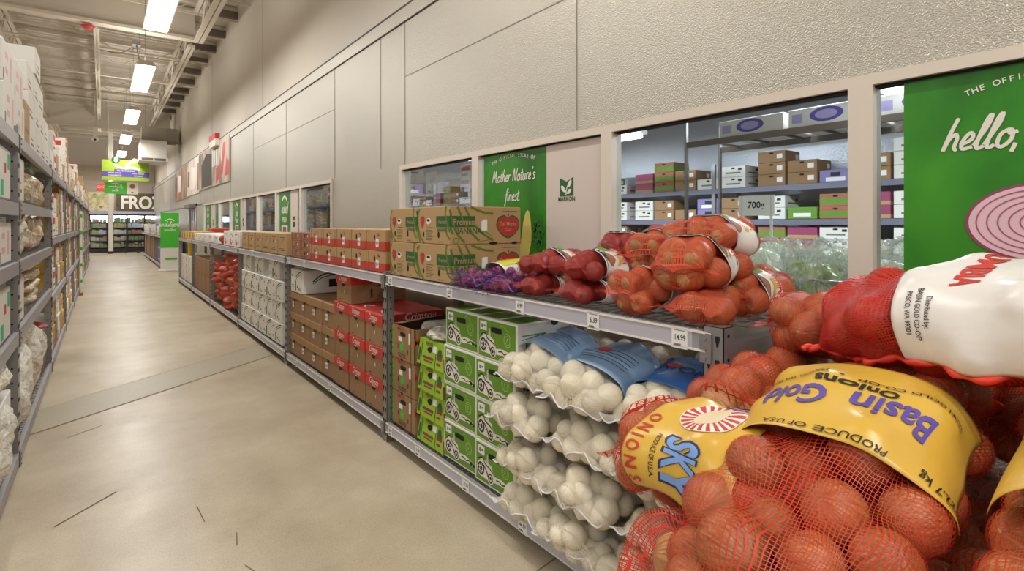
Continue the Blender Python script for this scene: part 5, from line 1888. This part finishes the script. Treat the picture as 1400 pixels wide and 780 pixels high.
# --- white onion sacks on the lowest shelf: three packed shapes, copied
def white_prints(q, T, cl, vl):
    q.text('ONIONS', .07, 0, -.01, T, .0006, bold=.01); q.text('FRESH PRODUCE', .022, 0, .06, T, .0006)
def lines_prints(q, T, cl, vl):
    for k in range(5):
        dense_rect(q, -.14, .14, -.05 + k * .02, -.0475 + k * .02, T, .0006, 14, 1)


WS = []
for vi, sd_ in enumerate((3, 17, 41)):
    b = net_bag('white_onion_sack', 'sack', 'sack of onions', (0, 0, 0), [(.62, 0, .10), (.30, 0, .11), (.02, 0, .095), (-.07, 0, .06)], .37, .205, .047, 40, 'w', M_net_w, sd_, 64, 64,
                trim=M_seamw, trim_r=.0035, wave=.016, endlen=.04, group='white onion sacks', tight=.35)
    WS.append(Stock(b))
rg = random.Random(77)
wn = {0: 'far', 1: 'middle', 2: 'near'}
for c, y in enumerate((1.92, 1.565, 1.215)):
    for l in range(3):
        x = 1.565 - .015 * ((c + l) % 3)
        WS[(c + l) % 3].put((x, y + [.03, -.03, .02][l] + (.0 if c < 2 else .0), .15 + l * .198), R(rg.uniform(-4, 4)),
                            'white net sack of white onions on the low shelf, %s row, %s column' % (['bottom', 'second', 'third'][l], wn[c]), 'white onion sacks')
for c, (y, m_, txt, nm) in enumerate(((1.93, M_lblue, M_black, 'pale blue label at the far end'), (1.555, M_lblue, M_black, 'pale blue label in the middle'), (1.225, M_blue, M_black, 'bright blue label beside the front post'))):
    net_bag('white_onion_sack', 'top white onion sack with a ' + nm, 'sack of onions', (1.57 - .03 * (c == 1), y, .745), [(.60, 0, .10), (.32, 0, .155), (.05, 0, .11), (-.06, 0, .05)], .39, .215, .048, 42, 'w', M_net_w, 60 + c, 64, 64,
            trim=M_seamw, trim_r=.0035, wave=.016, endlen=.04, group='white onion sacks', tight=.35,
            labelspec=[dict(v0=.40, v1=.66, mat=m_, ac=90, rot=180, prints=[('label_print', mat('navy_ink', (40, 52, 84), .5), white_prints if c == 2 else lines_prints), ('label_mark', M_red if c else M_white, lambda q, T, cl, vl: q.disc(-.03, .03, .03, .016, T, .0008))])])

# --- retail bags on the top shelf
def brand_print(q, T, cl, vl):
    q.text('MOUNTAIN', .046, .0, .028, T, .0006, bold=.008, sx=.75)
def black_bits(q, T, cl, vl):
    dense_rect(q, -.13, .13, -vl / 2 + .004, -vl / 2 + .007, T, .0005, 16, 1); dense_rect(q, -.13, .13, vl / 2 - .007, vl / 2 - .004, T, .0005, 16, 1)
    for k in range(9):
        q.poly([(-.10 + k * .016, -.05), (-.088 + k * .016, -.05), (-.09 + k * .016, -.038), (-.098 + k * .016, -.038)], T, .0007)
    q.text('ONIONS', .02, .02, -.046, T, .0009, bold=.02)
def green_bits(q, T, cl, vl):
    dense_rect(q, -.12, -.02, -.03, .015, T, .0005, 8, 3)
def brown_bits(q, T, cl, vl):
    q.poly(smooth([(-.02, -.03), (.02, -.005), (.06, .0), (.1, -.02), (.08, -.035), (.02, -.04), (-.02, -.03)]), T, .0007)
def yellow_bits(q, T, cl, vl):
    q.ribbon([(.02, .02), (.06, .024), (.1, .01)], .012, T, .0007)


def retail(name, label, loc, kind, net, seed, W=.30, T=.175, Ln=.36, n=14, r=.050, rotz=0, group=None, band=(.34, .62), side=False, rot=None, tilt=0, **kk):
    b = net_bag(name, label, 'bag of onions', loc, [(Ln, 0, T * .42 + tilt * .5), (Ln * .5, 0, T * .52 + tilt * .3), (0, 0, T * .44), ], W, T, r, n, kind, net, seed, 56, 56,
                ends=('gather', 'seam') if False else ('seam', 'seam'), trim=None, wave=.008, endlen=.02, tight=.6, group=group,
                labelspec=[dict(v0=1 - band[1], v1=1 - band[0], mat=M_wlabel, ac=118 if not side else 40, rot=180, smooth=14,
                                prints=[('brand_lettering', M_net_solid, brand_print), ('black_print', M_black, black_bits), ('green_print', M_green, green_bits), ('brown_print', M_kraft3, brown_bits), ('yellow_print', M_yell, yellow_bits)])] if band else None, **kk)
    b.rotation_euler = rot or (0, 0, rotz)
    return b


Z1 = 1.158
GR, GY = 'dark red onion bags on the top shelf', 'yellow onion bags on the top shelf'
# dark red pair of layers
retail('red_onion_bag', 'dark red onion bag lying at the bottom, next to the purple bags', (1.60, 1.985, Z1), 'r', M_net_r, 101, T=.11, n=15, r=.043, W=.27, rotz=R(3), group=GR)
retail('red_onion_bag', 'dark red onion bag lying at the bottom, under the fully visible white label', (1.595, 1.72, Z1), 'r', M_net_r, 102, T=.11, n=15, r=.045, W=.29, rotz=R(-6), group=GR)
retail('red_onion_bag', 'upper dark red onion bag with a partly hidden white label, beside the purple bags', (1.62, 1.97, Z1 + .098), 'r', M_net_r, 103, T=.12, n=15, r=.045, W=.28, rotz=R(5), group=GR)
retail('red_onion_bag', 'upper dark red onion bag with a big clearly visible white label', (1.60, 1.70, Z1 + .098), 'r', M_net_r, 104, T=.13, n=16, r=.046, W=.31, rotz=R(-8), group=GR)
retail('red_onion_bag', 'dark red onion bag at the back, just below the window sill post', (1.93, 2.02, Z1 + .02), 'r', M_net_r, 105, T=.15, n=12, r=.045, W=.26, Ln=.26, rotz=0, group=GR, band=None)
retail('red_onion_bag', 'dark red onion bag high at the back with a tilted white label', (1.86, 1.72, Z1 + .14), 'r', M_net_r, 106, T=.16, n=14, r=.047, W=.28, Ln=.30, rotz=R(14), group=GR, band=(.34, .64))
retail('red_onion_bag', 'dark red onion bag under the tilted one at the back', (1.90, 1.72, Z1), 'r', M_net_r, 107, T=.14, n=12, r=.045, W=.26, Ln=.28, rotz=R(4), group=GR, band=None)
# yellow
retail('yellow_onion_bag', 'yellow onion bag at the shelf edge above the 6.39 tag, label turned sideways', (1.585, 1.40, Z1), 'y', M_net_f, 111, T=.17, n=15, r=.050, W=.31, Ln=.34, rotz=R(-12), group=GY, band=(.34, .60), tilt=.02)
retail('yellow_onion_bag', 'yellow onion bag at the bottom of the pile beside the front corner post', (1.575, 1.10, Z1), 'y', M_net_f, 112, T=.12, n=11, r=.053, W=.30, Ln=.36, rotz=R(3), group=GY, band=None)
retail('yellow_onion_bag', 'yellow onion bag stacked above the front post, label running down to the right', (1.59, 1.15, Z1 + .105), 'y', M_net_f, 113, T=.19, n=16, r=.053, W=.33, Ln=.32, rotz=R(10), group=GY, band=(.40, .66))
retail('yellow_onion_bag', 'yellow onion bag in the back row with a crumpled white label, highest left one', (1.80, 1.47, Z1 + .13), 'y', M_net_f, 114, T=.18, n=15, r=.050, W=.28, Ln=.3, rotz=R(12), group=GY, band=(.38, .64), tilt=.02)
retail('yellow_onion_bag', 'yellow onion bag beneath the back row, mostly hidden', (1.86, 1.42, Z1), 'y', M_net_f, 115, T=.15, n=10, r=.048, W=.30, Ln=.3, group=GY, band=None)
retail('yellow_onion_bag', 'yellow onion bag at the top right with a long white label across it', (1.78, 1.22, Z1 + .20), 'y', M_net_f, 116, T=.17, n=16, r=.050, W=.33, Ln=.30, rotz=R(-3), group=GY, band=(.34, .60), tilt=.01)
retail('yellow_onion_bag', 'yellow onion bag supporting the top right bag', (1.88, 1.17, Z1), 'y', M_net_f, 117, T=.19, n=15, r=.050, W=.28, Ln=.28, group=GY, band=None)
retail('yellow_onion_bag', 'yellow onion bag at the near shelf end, crumpled white label hanging low', (1.86, 1.09, Z1), 'y', M_net_f, 118, T=.17, n=8, r=.052, W=.20, Ln=.24, rotz=R(-8), group=GY, band=(.3, .6))
retail('yellow_onion_bag', 'yellow onion bag peeping over the back of the pile', (1.98, 1.50, Z1 + .19), 'y', M_net_f, 119, T=.16, n=9, r=.050, W=.26, Ln=.24, group=GY, band=None)
retail('yellow_onion_bag', 'yellow onion bag in the middle of the pile, hidden behind the sideways label', (1.86, 1.30, Z1 + .12), 'y', M_net_f, 120, T=.15, n=9, r=.048, W=.24, Ln=.26, group=GY, band=None)

# purple nets
def py_(q, T, cl, vl):
    dense_rect(q, -.11, -.012, -vl / 2 + .01, vl / 2 - .01, T, .0005, 10, 4); dense_rect(q, .012, .11, -vl / 2 + .01, vl / 2 - .01, T, .0005, 10, 4)
def pr_(q, T, cl, vl):
    dense_rect(q, -.01, .01, -vl / 2 + .004, vl / 2 - .004, T, .0006, 2, 6)
for i, (y, x, rz, lab_) in enumerate(((2.47, 1.60, -4, 'left purple net bag of small red onions with a yellow and red label'), (2.20, 1.60, 4, 'right purple net bag of small red onions, beside the dark red bags'))):
    b = net_bag('purple_onion_bag', lab_, 'bag of onions', (x, y, Z1), [(.42, 0, .085), (.22, 0, .095), (.0, 0, .05), (-.03, 0, .04)], .29, .165, .029, 46, 'p', M_net_p, 130 + i, 56, 60,
                trim=mat('trim_violet', (116, 84, 176), .5), trim_r=.0035, wave=.012, endlen=.03, sink=.012, group='purple net bags',
                labelspec=[dict(v0=.18, v1=.46, mat=M_wlabel, ac=90, rot=180, prints=[('yellow_print', mat('acid_yellow', (206, 208, 60), .4), py_), ('red_stripe', M_red, pr_)])] if i == 0 else None)
    b.rotation_euler = (0, 0, R(rz))
b = net_bag('purple_onion_bag', 'purple net bag lying behind the labelled one against the window', 'bag of onions', (2.0, 2.35, Z1), [(.0, -.22, .07), (0, 0, .08), (0, .2, .07)], .24, .15, .029, 30, 'p', M_net_p, 133, 48, 48, wdir=(1, 0, 0), trim=None, sink=.012, group='purple net bags')

# --- the big foreground sacks
BX, BY, BZ = 0, 0, 0
def gold_letters(q, T, cl, vl):
    q.text('Basin Gold', .098, .0, .002, T, .0008, bold=.022, sx=.62, shear=0)
def gold_small(q, T, cl, vl):
    q.text('Onions', .034, -.01, -.032, T, .0008, bold=.03)
    q.text('BASIN GOLD CO-OP  \u2022  PASCO, WA 99301', .019, .0, -.054, T, .0008, bold=.012)
    q.text('PRODUCE OF U.S.A.', .020, -.0, vl / 2 - .021, T, .0008, bold=.01)
    q.text('22.7 kg', .028, -.19, vl / 2 - .032, T, .0008, bold=.012)


def big(name, label, loc, ctrl, seed, W, T, n, net=M_net_o, r=.057, wdir=(0, 1, 0), **k):
    return net_bag(name, label, 'sack of onions', loc, ctrl, W, T, r, n, 'y', net, seed, 110, 110, wdir=wdir, group='large orange net sacks of yellow onions', **k)


# bag with the upside-down gold label (front centre)
big('onion_sack', 'large orange net sack whose yellow label reads upside down in purple letters', (1.20, .455, .915),
    [(.50, .02, .14), (.22, .01, .165), (-.05, .0, .115), (-.27, -.0, .01), (-.36, 0, -.10)], 201, .40, .26, 48, wave=.01, endlen=.03, tight=.4, trim=M_net_solid, trim_r=.004,
    labelspec=[dict(v0=.32, v1=.57, mat=M_yell, ac=90, rot=0, smooth=40, a0=-2, a1=182, prints=[('brand_lettering', M_purple, gold_letters), ('small_lettering', M_black, gold_small)])])
# neighbour at the right edge
big('onion_sack', 'large orange net sack cut off by the right photo edge, yellow label corner', (1.16, .045, .98),
    [(.5, .0, .08), (.2, -.0, .12), (-.08, -.0, .12), (-.28, -.0, .02), (-.36, 0, -.12)], 202, .42, .25, 44, wave=.01, endlen=.03, tight=.4, trim=M_net_solid, trim_r=.004,
    labelspec=[dict(v0=.34, v1=.57, mat=M_yell, ac=90, rot=0, smooth=40, a0=-2, a1=182, prints=[('brand_lettering', M_purple, gold_letters), ('small_lettering', M_black, gold_small)])])


# sack turned along the aisle with the onion logo and blue letters
def sky_blue(q, T, cl, vl):
    q.text('SKY', .095, .105, -.035, T, .0012, bold=.03, sx=.85); q.text('HU', .105, -.185, -.035, T, .0012, bold=.03, sx=.85)
def sky_out(q, T, cl, vl):
    q.text('SKY', .101, .105, -.038, T, .0007, bold=.055, sx=.85); q.text('HU', .112, -.185, -.039, T, .0007, bold=.055, sx=.85)
def sky_sun(q, T, cl, vl):
    for k in range(22):
        a = 2 * PI * k / 22
        c0, s0 = math.cos(a - .07), math.sin(a - .07); c1, s1 = math.cos(a + .07), math.sin(a + .07)
        q.poly([(-.055 + .022 * c0, .0 + .022 * s0), (-.055 + .058 * c0, .058 * s0), (-.055 + .058 * c1, .058 * s1), (-.055 + .022 * c1, .022 * s1)], T, .0012)
def sky_red(q, T, cl, vl):
    q.text('O N I O N S', .036, .08, -vl / 2 + .012, T, .0010, bold=.02)
def sky_blk(q, T, cl, vl):
    q.text('PRODUCE OF U.S.A.', .013, .10, -.062, T, .0010, bold=.012)
big('onion_sack', 'orange net sack with yellow label, blue letters and a round onion logo', (1.10, .66, .85),
    [(.03, -.20, .10), (.0, -.08, .11), (-.0, .08, .115), (.03, .22, .095)], 203, .36, .225, 30, wdir=(1, 0, 0), wave=.01, endlen=.02, tight=.45, trim=None,
    labelspec=[dict(v0=.34, v1=.74, mat=M_yell, ac=120, rot=180, smooth=30, a0=-20, a1=200, prints=[
        ('logo_disc', M_white, lambda q, T, cl, vl: q.disc(-.055, 0, .06, .06, T, .0006, 28)), ('logo_rays', M_red, sky_sun), ('logo_onion', mat('cream_ink', (226, 208, 170), .5), lambda q, T, cl, vl: q.disc(-.055, 0, .038, .028, T, .0018, 20)),
        ('lettering_outline', mat('navy_ink', 0), sky_out), ('blue_lettering', mat('sky_ink', (120, 160, 220), .4), sky_blue), ('red_lettering', M_red, sky_red), ('black_lettering', M_black, sky_blk)])])
# sack below it, tied with black
big('onion_sack', 'orange net sack tied with black plastic, under the one with blue letters', (1.10, .58, .60),
    [(.35, .03, .12), (.10, .02, .12), (-.1, .0, .14), (-.215, -.02, .20)], 204, .40, .25, 32, ends=('seam', 'gather'), endlen=.03, tight=.45, trim=None)
# sack behind, at the rack end
big('onion_sack', 'orange net sack squeezed between the rack post and the gold-labelled sack', (1.42, .80, .905),
    [(.42, .0, .12), (.2, .0, .12), (-.02, .0, .11), (-.12, .0, .08)], 205, .26, .21, 19, tight=.45, trim=None, wave=.005)
b = big('onion_sack', 'orange net sack standing highest beside the end post, its onions clearly visible', (1.72, .70, 1.10),
    [(.03, -.24, .09), (.0, -.05, .10), (-.02, .15, .09)], 206, .30, .20, 19, wdir=(1, 0, 0), tight=.55, trim=None, wave=.005)
# the dense red sack with the white label on top
def wl_red(q, T, cl, vl):
    q.text('COLUMBIA', .075, -.10, -vl / 2 + .11, T, .0012, bold=.03, sx=.6)
def wl_blk(q, T, cl, vl):
    q.text('PRODUCE OF U.S.A.', .032, .05, .03, T, .0012, bold=.012)
    for k, s__ in enumerate(('Distributed by:', 'BASIN GOLD CO-OP', 'PASCO, WA 99301')):
        q.text(s__, .017, .10, -vl / 2 + .075 - .022 * k, T, .0012, bold=.012)
big('onion_sack', 'tightly woven red net sack with a white plastic label, lying on top', (1.50, .16, 1.17),
    [(.12, .42, .06), (.03, .26, .11), (-.04, .02, .14), (-.10, -.28, .14)], 207, .38, .25, 38, net=M_net_d, wdir=(1, 0, .2), sink=.0016, hem=205, trim=M_net_solid, trim_r=.008, wave=.012,
    labelspec=[dict(v0=.40, v1=.90, mat=M_wlabel, ac=115, rot=0, smooth=40, a0=20, a1=200, prints=[('red_lettering', M_red, wl_red), ('black_lettering', M_black, wl_blk)])])
big('onion_sack', 'orange net sack lying against the wall behind the gold-labelled sack', (1.86, .22, .90),
    [(.0, -.30, .13), (.0, -.08, .14), (.02, .14, .14), (.0, .34, .12)], 208, .46, .26, 36, wdir=(1, 0, 0), trim=None, wave=.005)
# pallet and the sacks beneath that carry the pile
pal = thing('wooden_pallet', 'wooden pallet on the floor under the pile of onion sacks', 'pallet', (1.55, .35, 0))
for k in range(7):
    q = MB(); q.cbox(-.6, .6, -.62 + k * .18, -.5 + k * .18, .115, .135, .002); q.build('board', mat('pallet_wood', (170, 134, 92), .8, 0, .15, 10), pal)
for x in (-.55, 0, .5):
    q = MB(); q.cbox(x, x + .06, -.62, .6, 0, .115, .002); q.build('bearer', mat('pallet_wood', 0), pal)
base = net_bag('onion_sack', 'plain orange net sack lower in the pile beside the white sacks', 'sack of onions', (0, 0, 0), [(.5, 0, .12), (.0, 0, .125), (-.5, 0, .11)], .40, .245, .0525, 60, 'y', M_net_o, 300, 64, 56, group='hidden lower sacks of the onion pile', tight=.4)
bs = Stock(base)
for l in range(3):
    for k, y in enumerate((.70, .29, -.12)):
        if l == 2 and k == 0:
            continue
        bs.put((1.55, y, .14 + l * .247), R([0, 180, 0][l]), 'plain orange net sack in the lower layers of the pile, under the labelled sacks', 'lower sacks of the onion pile')
bs.put((1.62, .73, .14 + 2 * .247 - .0) if False else (1.75, .73, .634), 0, 'plain orange net sack in the lower layers of the pile, under the labelled sacks', 'lower sacks of the onion pile', scale=(.7, .85, 1))

# --- heap of red net bags in the fourth bay (far, individually shaped)
def lumpy(name, label, loc, size, seed, m=M_netfar, group=None, rot=(0, 0, 0), cat='sack of onions'):
    rg = np.random.RandomState(seed)
    NV, NU = 24, 28
    cs = rg.uniform(-1, 1, (26, 3)) * .62
    vs = np.zeros((NV + 1, NU, 3))
    for j in range(NV + 1):
        t = j / NV * PI
        for i in range(NU):
            a = i / NU * 2 * PI
            d = np.array([math.sin(t) * math.cos(a), math.sin(t) * math.sin(a), math.cos(t)])
            f = 1 / (abs(d) ** 3).sum() ** (1 / 3)
            best = .55
            for c in cs:
                b_ = d @ c; q_ = b_ * b_ - (c @ c) + .34 ** 2
                if q_ > 0:
                    best = max(best, b_ + math.sqrt(q_))
            vs[j, i] = d * (best * .5 + .5 * f)
    q = MB()
    q.add([(v[0] * size[0] / 2, v[1] * size[1] / 2, (v[2] + 1) * size[2] / 2) for v in vs.reshape(-1, 3)],
          [(j * NU + i, (j + 1) * NU + i, (j + 1) * NU + (i + 1) % NU, j * NU + (i + 1) % NU) for j in range(NV) for i in range(NU)])
    o = q.build(name, m, None, True)
    o.location = loc; o.rotation_euler = rot
    return tagp(o, label, cat, group)


hp = [lumpy('red_net_sack', 'x', (0, 0, -5), (.55, .46, .2), s_) for s_ in (1, 2, 3)]
k = 0
for l in range(5):
    for c in range(5):
        y = 8.85 + c * .45 + (.2 if l % 2 else 0)
        if y > 10.85 or (l == 4 and c not in (0, 1, 2)):
            continue
        src = hp[k % 3]
        if k >= 3:
            o = src.copy(); COL.objects.link(o)
        else:
            o = src
        o.location = (1.85 - .03 * (k % 3), y, .15 + l * .165)
        o.rotation_euler = (R(6 * ((k * 7) % 5 - 2)), R(5 * ((k * 3) % 5 - 2)), R(12 * ((k * 5) % 7 - 3)))
        tagp(o, 'crumpled dark orange net sack in the heap of the fourth bay', 'sack of onions', 'heap of net sacks in the fourth bay')
        k += 1
lumpy('red_net_sack', 'single orange net bag lying on the far top shelf among white boxes', (1.72, 10.15, 1.16), (.35, .5, .17), 9)
# ---------------------------------------------------------------- inside the cooler room
RX = 7.0
for i, (y0, y1) in enumerate(((-2, 1.2), (1.2, 4.4), (4.4, 7.6), (7.6, 10.8), (10.8, 14.0), (14.0, 17.2), (17.2, 20.4))):
    r = thing('cooler_rack', 'grey shelf rack inside the cooler room behind the glass, bay %s from the right' % ['one', 'two', 'three', 'four', 'five', 'six', 'seven'][i], 'shelf rack', (RX, y0, 0), 0, 'cooler racks')
    for x in (0, .65):
        q = MB(); q.box(x - .02, x + .02, 0, .05, 0, 2.35); q.build('post', M_steel, r)
    for z in (.2, .75, 1.16, 1.56, 2.0):
        q = MB(); q.box(-.02, .68, 0, y1 - y0, z - .03, z); q.build('deck', M_tab, r)
        q = MB(); q.box(-.03, -.02, 0, y1 - y0, z - .07, z); q.build('label_strip', mat('strip_slate', (110, 110, 128), .4), r)
cool = [print_box('cooler_carton', .36, .4, .15, m_, mk, 'c', hole=h) for m_, mk, h in (
    (M_card, [(M_grey, [(-.3, .3, .3, .45)]), (M_black, [(.2, .35, .6, .8)])], True),
    (M_kraft2, [(M_paper, [(.2, .4, .3, .7)])], True),
    (M_kraft3, [(M_green, [(-.5, .5, .2, .6)])], True),
    (mat('magenta_card', (150, 60, 96), .6), [(M_kraft, [(-.5, .5, .0, .3)])], False),
    (mat('lilac_card', (130, 120, 170), .6), [(M_paper, [(-.3, .3, .1, .4)]), (M_black, [(-.15, .15, .5, .8)])], False),
    (M_green, [(M_paper, [(-.3, .3, .2, .5)])], False))]
cn = ['white', 'brown', 'brown-green', 'magenta', 'lilac', 'green']
rg = random.Random(21)
y = -.6
k = 0
while y < 17:
    for z, mx in ((2.0, 4), (1.56, 2), (1.16, 2), (.75, 2)):
        c = [0, 3, 2, 5, 0, 1, 4, 1, 1, 0, 0, 1, 2, 3, 0, 1][(k + int(z * 7)) % 16]
        n = [2, 2, 1, 2, 3, 2, 1, 2, 4, 4, 1, 3][(k * 3 + int(z * 5)) % 12]
        n = min(n, mx)
        for l in range(n):
            if z < 1 and y > 6:
                continue
            cool[c].put((RX + .02, y, z + .004 + l * .153), 0, '%s carton on the %s level of the back cooler rack, bay %s from the right' % (cn[c], {2.0: 'top', 1.56: 'upper', 1.16: 'middle', .75: 'low'}[z], ['one', 'two', 'three', 'four', 'five', 'six', 'seven'][min(6, int((y + 2) / 3.2))]), 'cartons on the cooler racks')
    y += .39 + (.15 if k % 5 == 0 else 0)
    k += 1
# long boxes stored high near the glass
hr = thing('high_cooler_rack', 'thin high rail rack just inside the big window carrying wide boxes', 'shelf rack', (4.3, -.6, 0))
for x in (0, .55):
    for yy in (0, 3.6):
        q = MB(); q.tube([(x, yy, 0), (x, yy, 2.45)], .02, 6); q.build('post', M_steel, hr)
q = MB()
for x in (0, .55):
    q.box(x - .015, x + .015, 0, 3.6, 2.2, 2.25)
for kk in range(12):
    q.box(0, .55, .1 + kk * .3, .12 + kk * .3, 2.235, 2.25)
q.build('deck', M_tab, hr)
hb = thing('purple_print_box', 'b', 'box')
q = MB(); q.cbox(0, .5, -.28, .28, 0, .14, .004); q.build('carton', M_card, hb)
q = MB(); T = FRONT(); q.disc(0, .075, .12, .055, T, .001); q.build('purple_oval', M_purple, hb)
q = MB(); q.disc(0, .075, .08, .035, T, .002); q.rect(-.25, -.17, .03, .1, T, .002); q.build('print', mat('pale_purple', (170, 160, 206), .5), hb)
hbs = Stock(hb)
for k, y in enumerate((.0, .6, 1.2, 1.8, 2.4)):
    hbs.put((4.32, y, 2.253), 0, 'white box with a purple oval print, stored high inside the cooler', 'purple oval boxes')
for k in range(4):
    y = 5.5 + k * 1.1
    for l in range(4 - (k % 2)):
        cool[[1, 2, 1, 0][k]].put((5.2 + .1 * k, y, .7 + l * .153 + .0), 0, '%s carton in a stack on the low cooler table' % cn[[1, 2, 1, 0][k]], 'cartons on the cooler table')
tb_ = thing('cooler_table', 'long low steel table in the cooler holding stacked cartons', 'table', (5.1, 5.2, 0))
q = MB(); q.cbox(0, .9, 0, 4.2, .65, .695, .005); q.build('tabletop', M_steel, tb_)
for x in (.05, .85):
    for yy in (.05, 4.15):
        q = MB(); q.tube([(x, yy, 0), (x, yy, .65)], .025, 6); q.build('leg', M_steel, tb_)
# wire display with bagged greens right behind the big window
wbk = thing('wire_display_basket', 'wire basket of bagged greens standing right behind the big window', 'wire basket', (2.62, .55, .3))
q = MB()
L_, D_ = 1.15, .5
for z in (.55, .72, .94, 1.17 - .3 + .0):
    q.tube([(0, 0, z), (0, L_, z), (D_, L_, z), (D_, 0, z)], .006, 5, True)
for kk in range(15):
    q.tube([(0, kk * L_ / 14, .5), (0, kk * L_ / 14, .94)], .0035, 4)
for x in (0, D_):
    for yy in (0, L_):
        q.tube([(x, yy, -.3), (x, yy, 1.0)], .012, 6)
q.build('wire_frame', M_chrome, wbk)
q = MB(); q.box(0, D_, 0, L_, .48, .5); q.build('floor_panel', M_steel, wbk)
gm = [(70, 96, 36), (128, 150, 64), (200, 206, 150)]
wm = [(150, 170, 120), (214, 222, 196), (240, 242, 232)]
for k in range(8):
    y = .62 + (k % 4) * .28
    x = 2.72 + .22 * (k // 4)
    gk = k in (0, 2, 5, 7)
    o = crumple('bagged_greens', (x, y, .81), (.2, .25, .56 - .03 * (k % 3)), mat_photo('greens%d' % k, gm if gk else wm, 9, (1.6, 1.6, .35), rough=.3), 
                '%s in clear plastic standing in the wire basket, %s' % ('leafy green bunch' if gk else 'pale bagged vegetable', ['nearest the photo right edge', 'second from the right', 'third from the right', 'far left one', 'behind the first', 'behind the second', 'behind the third', 'behind the far left one'][k]), 'bagged vegetable', 500 + k, None, 30, .5)
    o2 = crumple('clear_sleeve', (0, 0, -.01), (.225, .275, .62), M_film, None, None, 600 + k, o, 30, .9)
sg = thing('cooler_price_frame', 'white price card frame on a thin stand behind the big window', 'price sign', (3.1, 1.75, .55))
q = MB(); q.tube([(0, -.16, 0), (0, -.16, 1.12)], .008, 5); q.tube([(0, .02, 0), (0, .02, 1.12)], .008, 5); q.build('stand', M_card, sg)
q = MB(); q.box(-.005, .005, -.18, .04, 1.0, 1.12); q.build('card', M_paper, sg)
q = MB(); q.text('700g', .055, .07, 1.045, FRONT(-.005), .001, bold=.02); q.build('lettering', M_black, sg)

# nearer racks and tube lights seen through the far windows
for i, y0 in enumerate((7.3, 10.5, 13.7)):
    r = thing('cooler_rack', 'grey shelf rack close behind the far row of windows, bay %s from the right' % ['one', 'two', 'three'][i], 'shelf rack', (3.5, y0, 0), 0, 'racks behind the far windows')
    for x in (0, .55):
        q = MB(); q.box(x - .02, x + .02, 0, .05, 0, 2.1); q.build('post', M_steel, r)
    for z in (.4, 1.0, 1.5, 1.95):
        q = MB(); q.box(-.02, .58, 0, 3.2, z - .03, z); q.build('deck', M_steel, r)
y = 7.6
k = 0
while y < 16.8:
    for z, mx in ((1.0, 2), (1.5, 2), (1.95, 1)):
        c = [0, 1, 0, 2, 0, 1, 0, 4, 0, 1, 2, 0][(k + int(z * 10)) % 12]
        for l in range(1 + (k + int(z * 4)) % mx if mx > 1 else 1):
            cool[c].put((3.52, y, z + .004 + l * .153), 0, '%s carton on the %s level of the rack behind the far windows' % (cn[c], {1.0: 'lower', 1.5: 'middle', 1.95: 'top'}[z]), 'cartons behind the far windows')
    y += .40
    k += 1
lt = thing('cooler_tube_light', 'thin tube light glowing on the cooler ceiling', 'light fixture', (0, 0, 0))
q = MB(); q.tube([(0, -.6, 0), (0, .6, 0)], .022, 8); q.build('tube', mat('tube_glow', (235, 242, 255), .4, emit=9), lt, True)
q = MB(); q.box(-.06, .06, -.64, .64, .03, .08); q.build('housing', M_card, lt)
lts = Stock(lt)
for x, y, z, rz, nm in ((5.5, 5.1, 2.62, 0, 'parallel to the window, lower left behind the big pane'), (5.9, 4.4, 2.86, 0, 'parallel to the window, upper right behind the big pane'), (3.9, 1.5, 2.38, 50, 'slanting behind the right part of the big pane'),
                        (5.5, 11.8, 2.75, 0, 'behind the small pane left of the green banner'), (5.5, 9.4, 2.75, 20, 'farther left behind the banana boxes'), (4.2, 8.6, 2.5, 0, 'above the racks behind the far windows'), (3.6, 2.2 - 1.6, 2.3, 10, 'behind the strip left of the large hello banner')):
    lts.put((x, y, z), R(rz), 'glowing cooler tube light ' + nm, 'cooler tube lights')
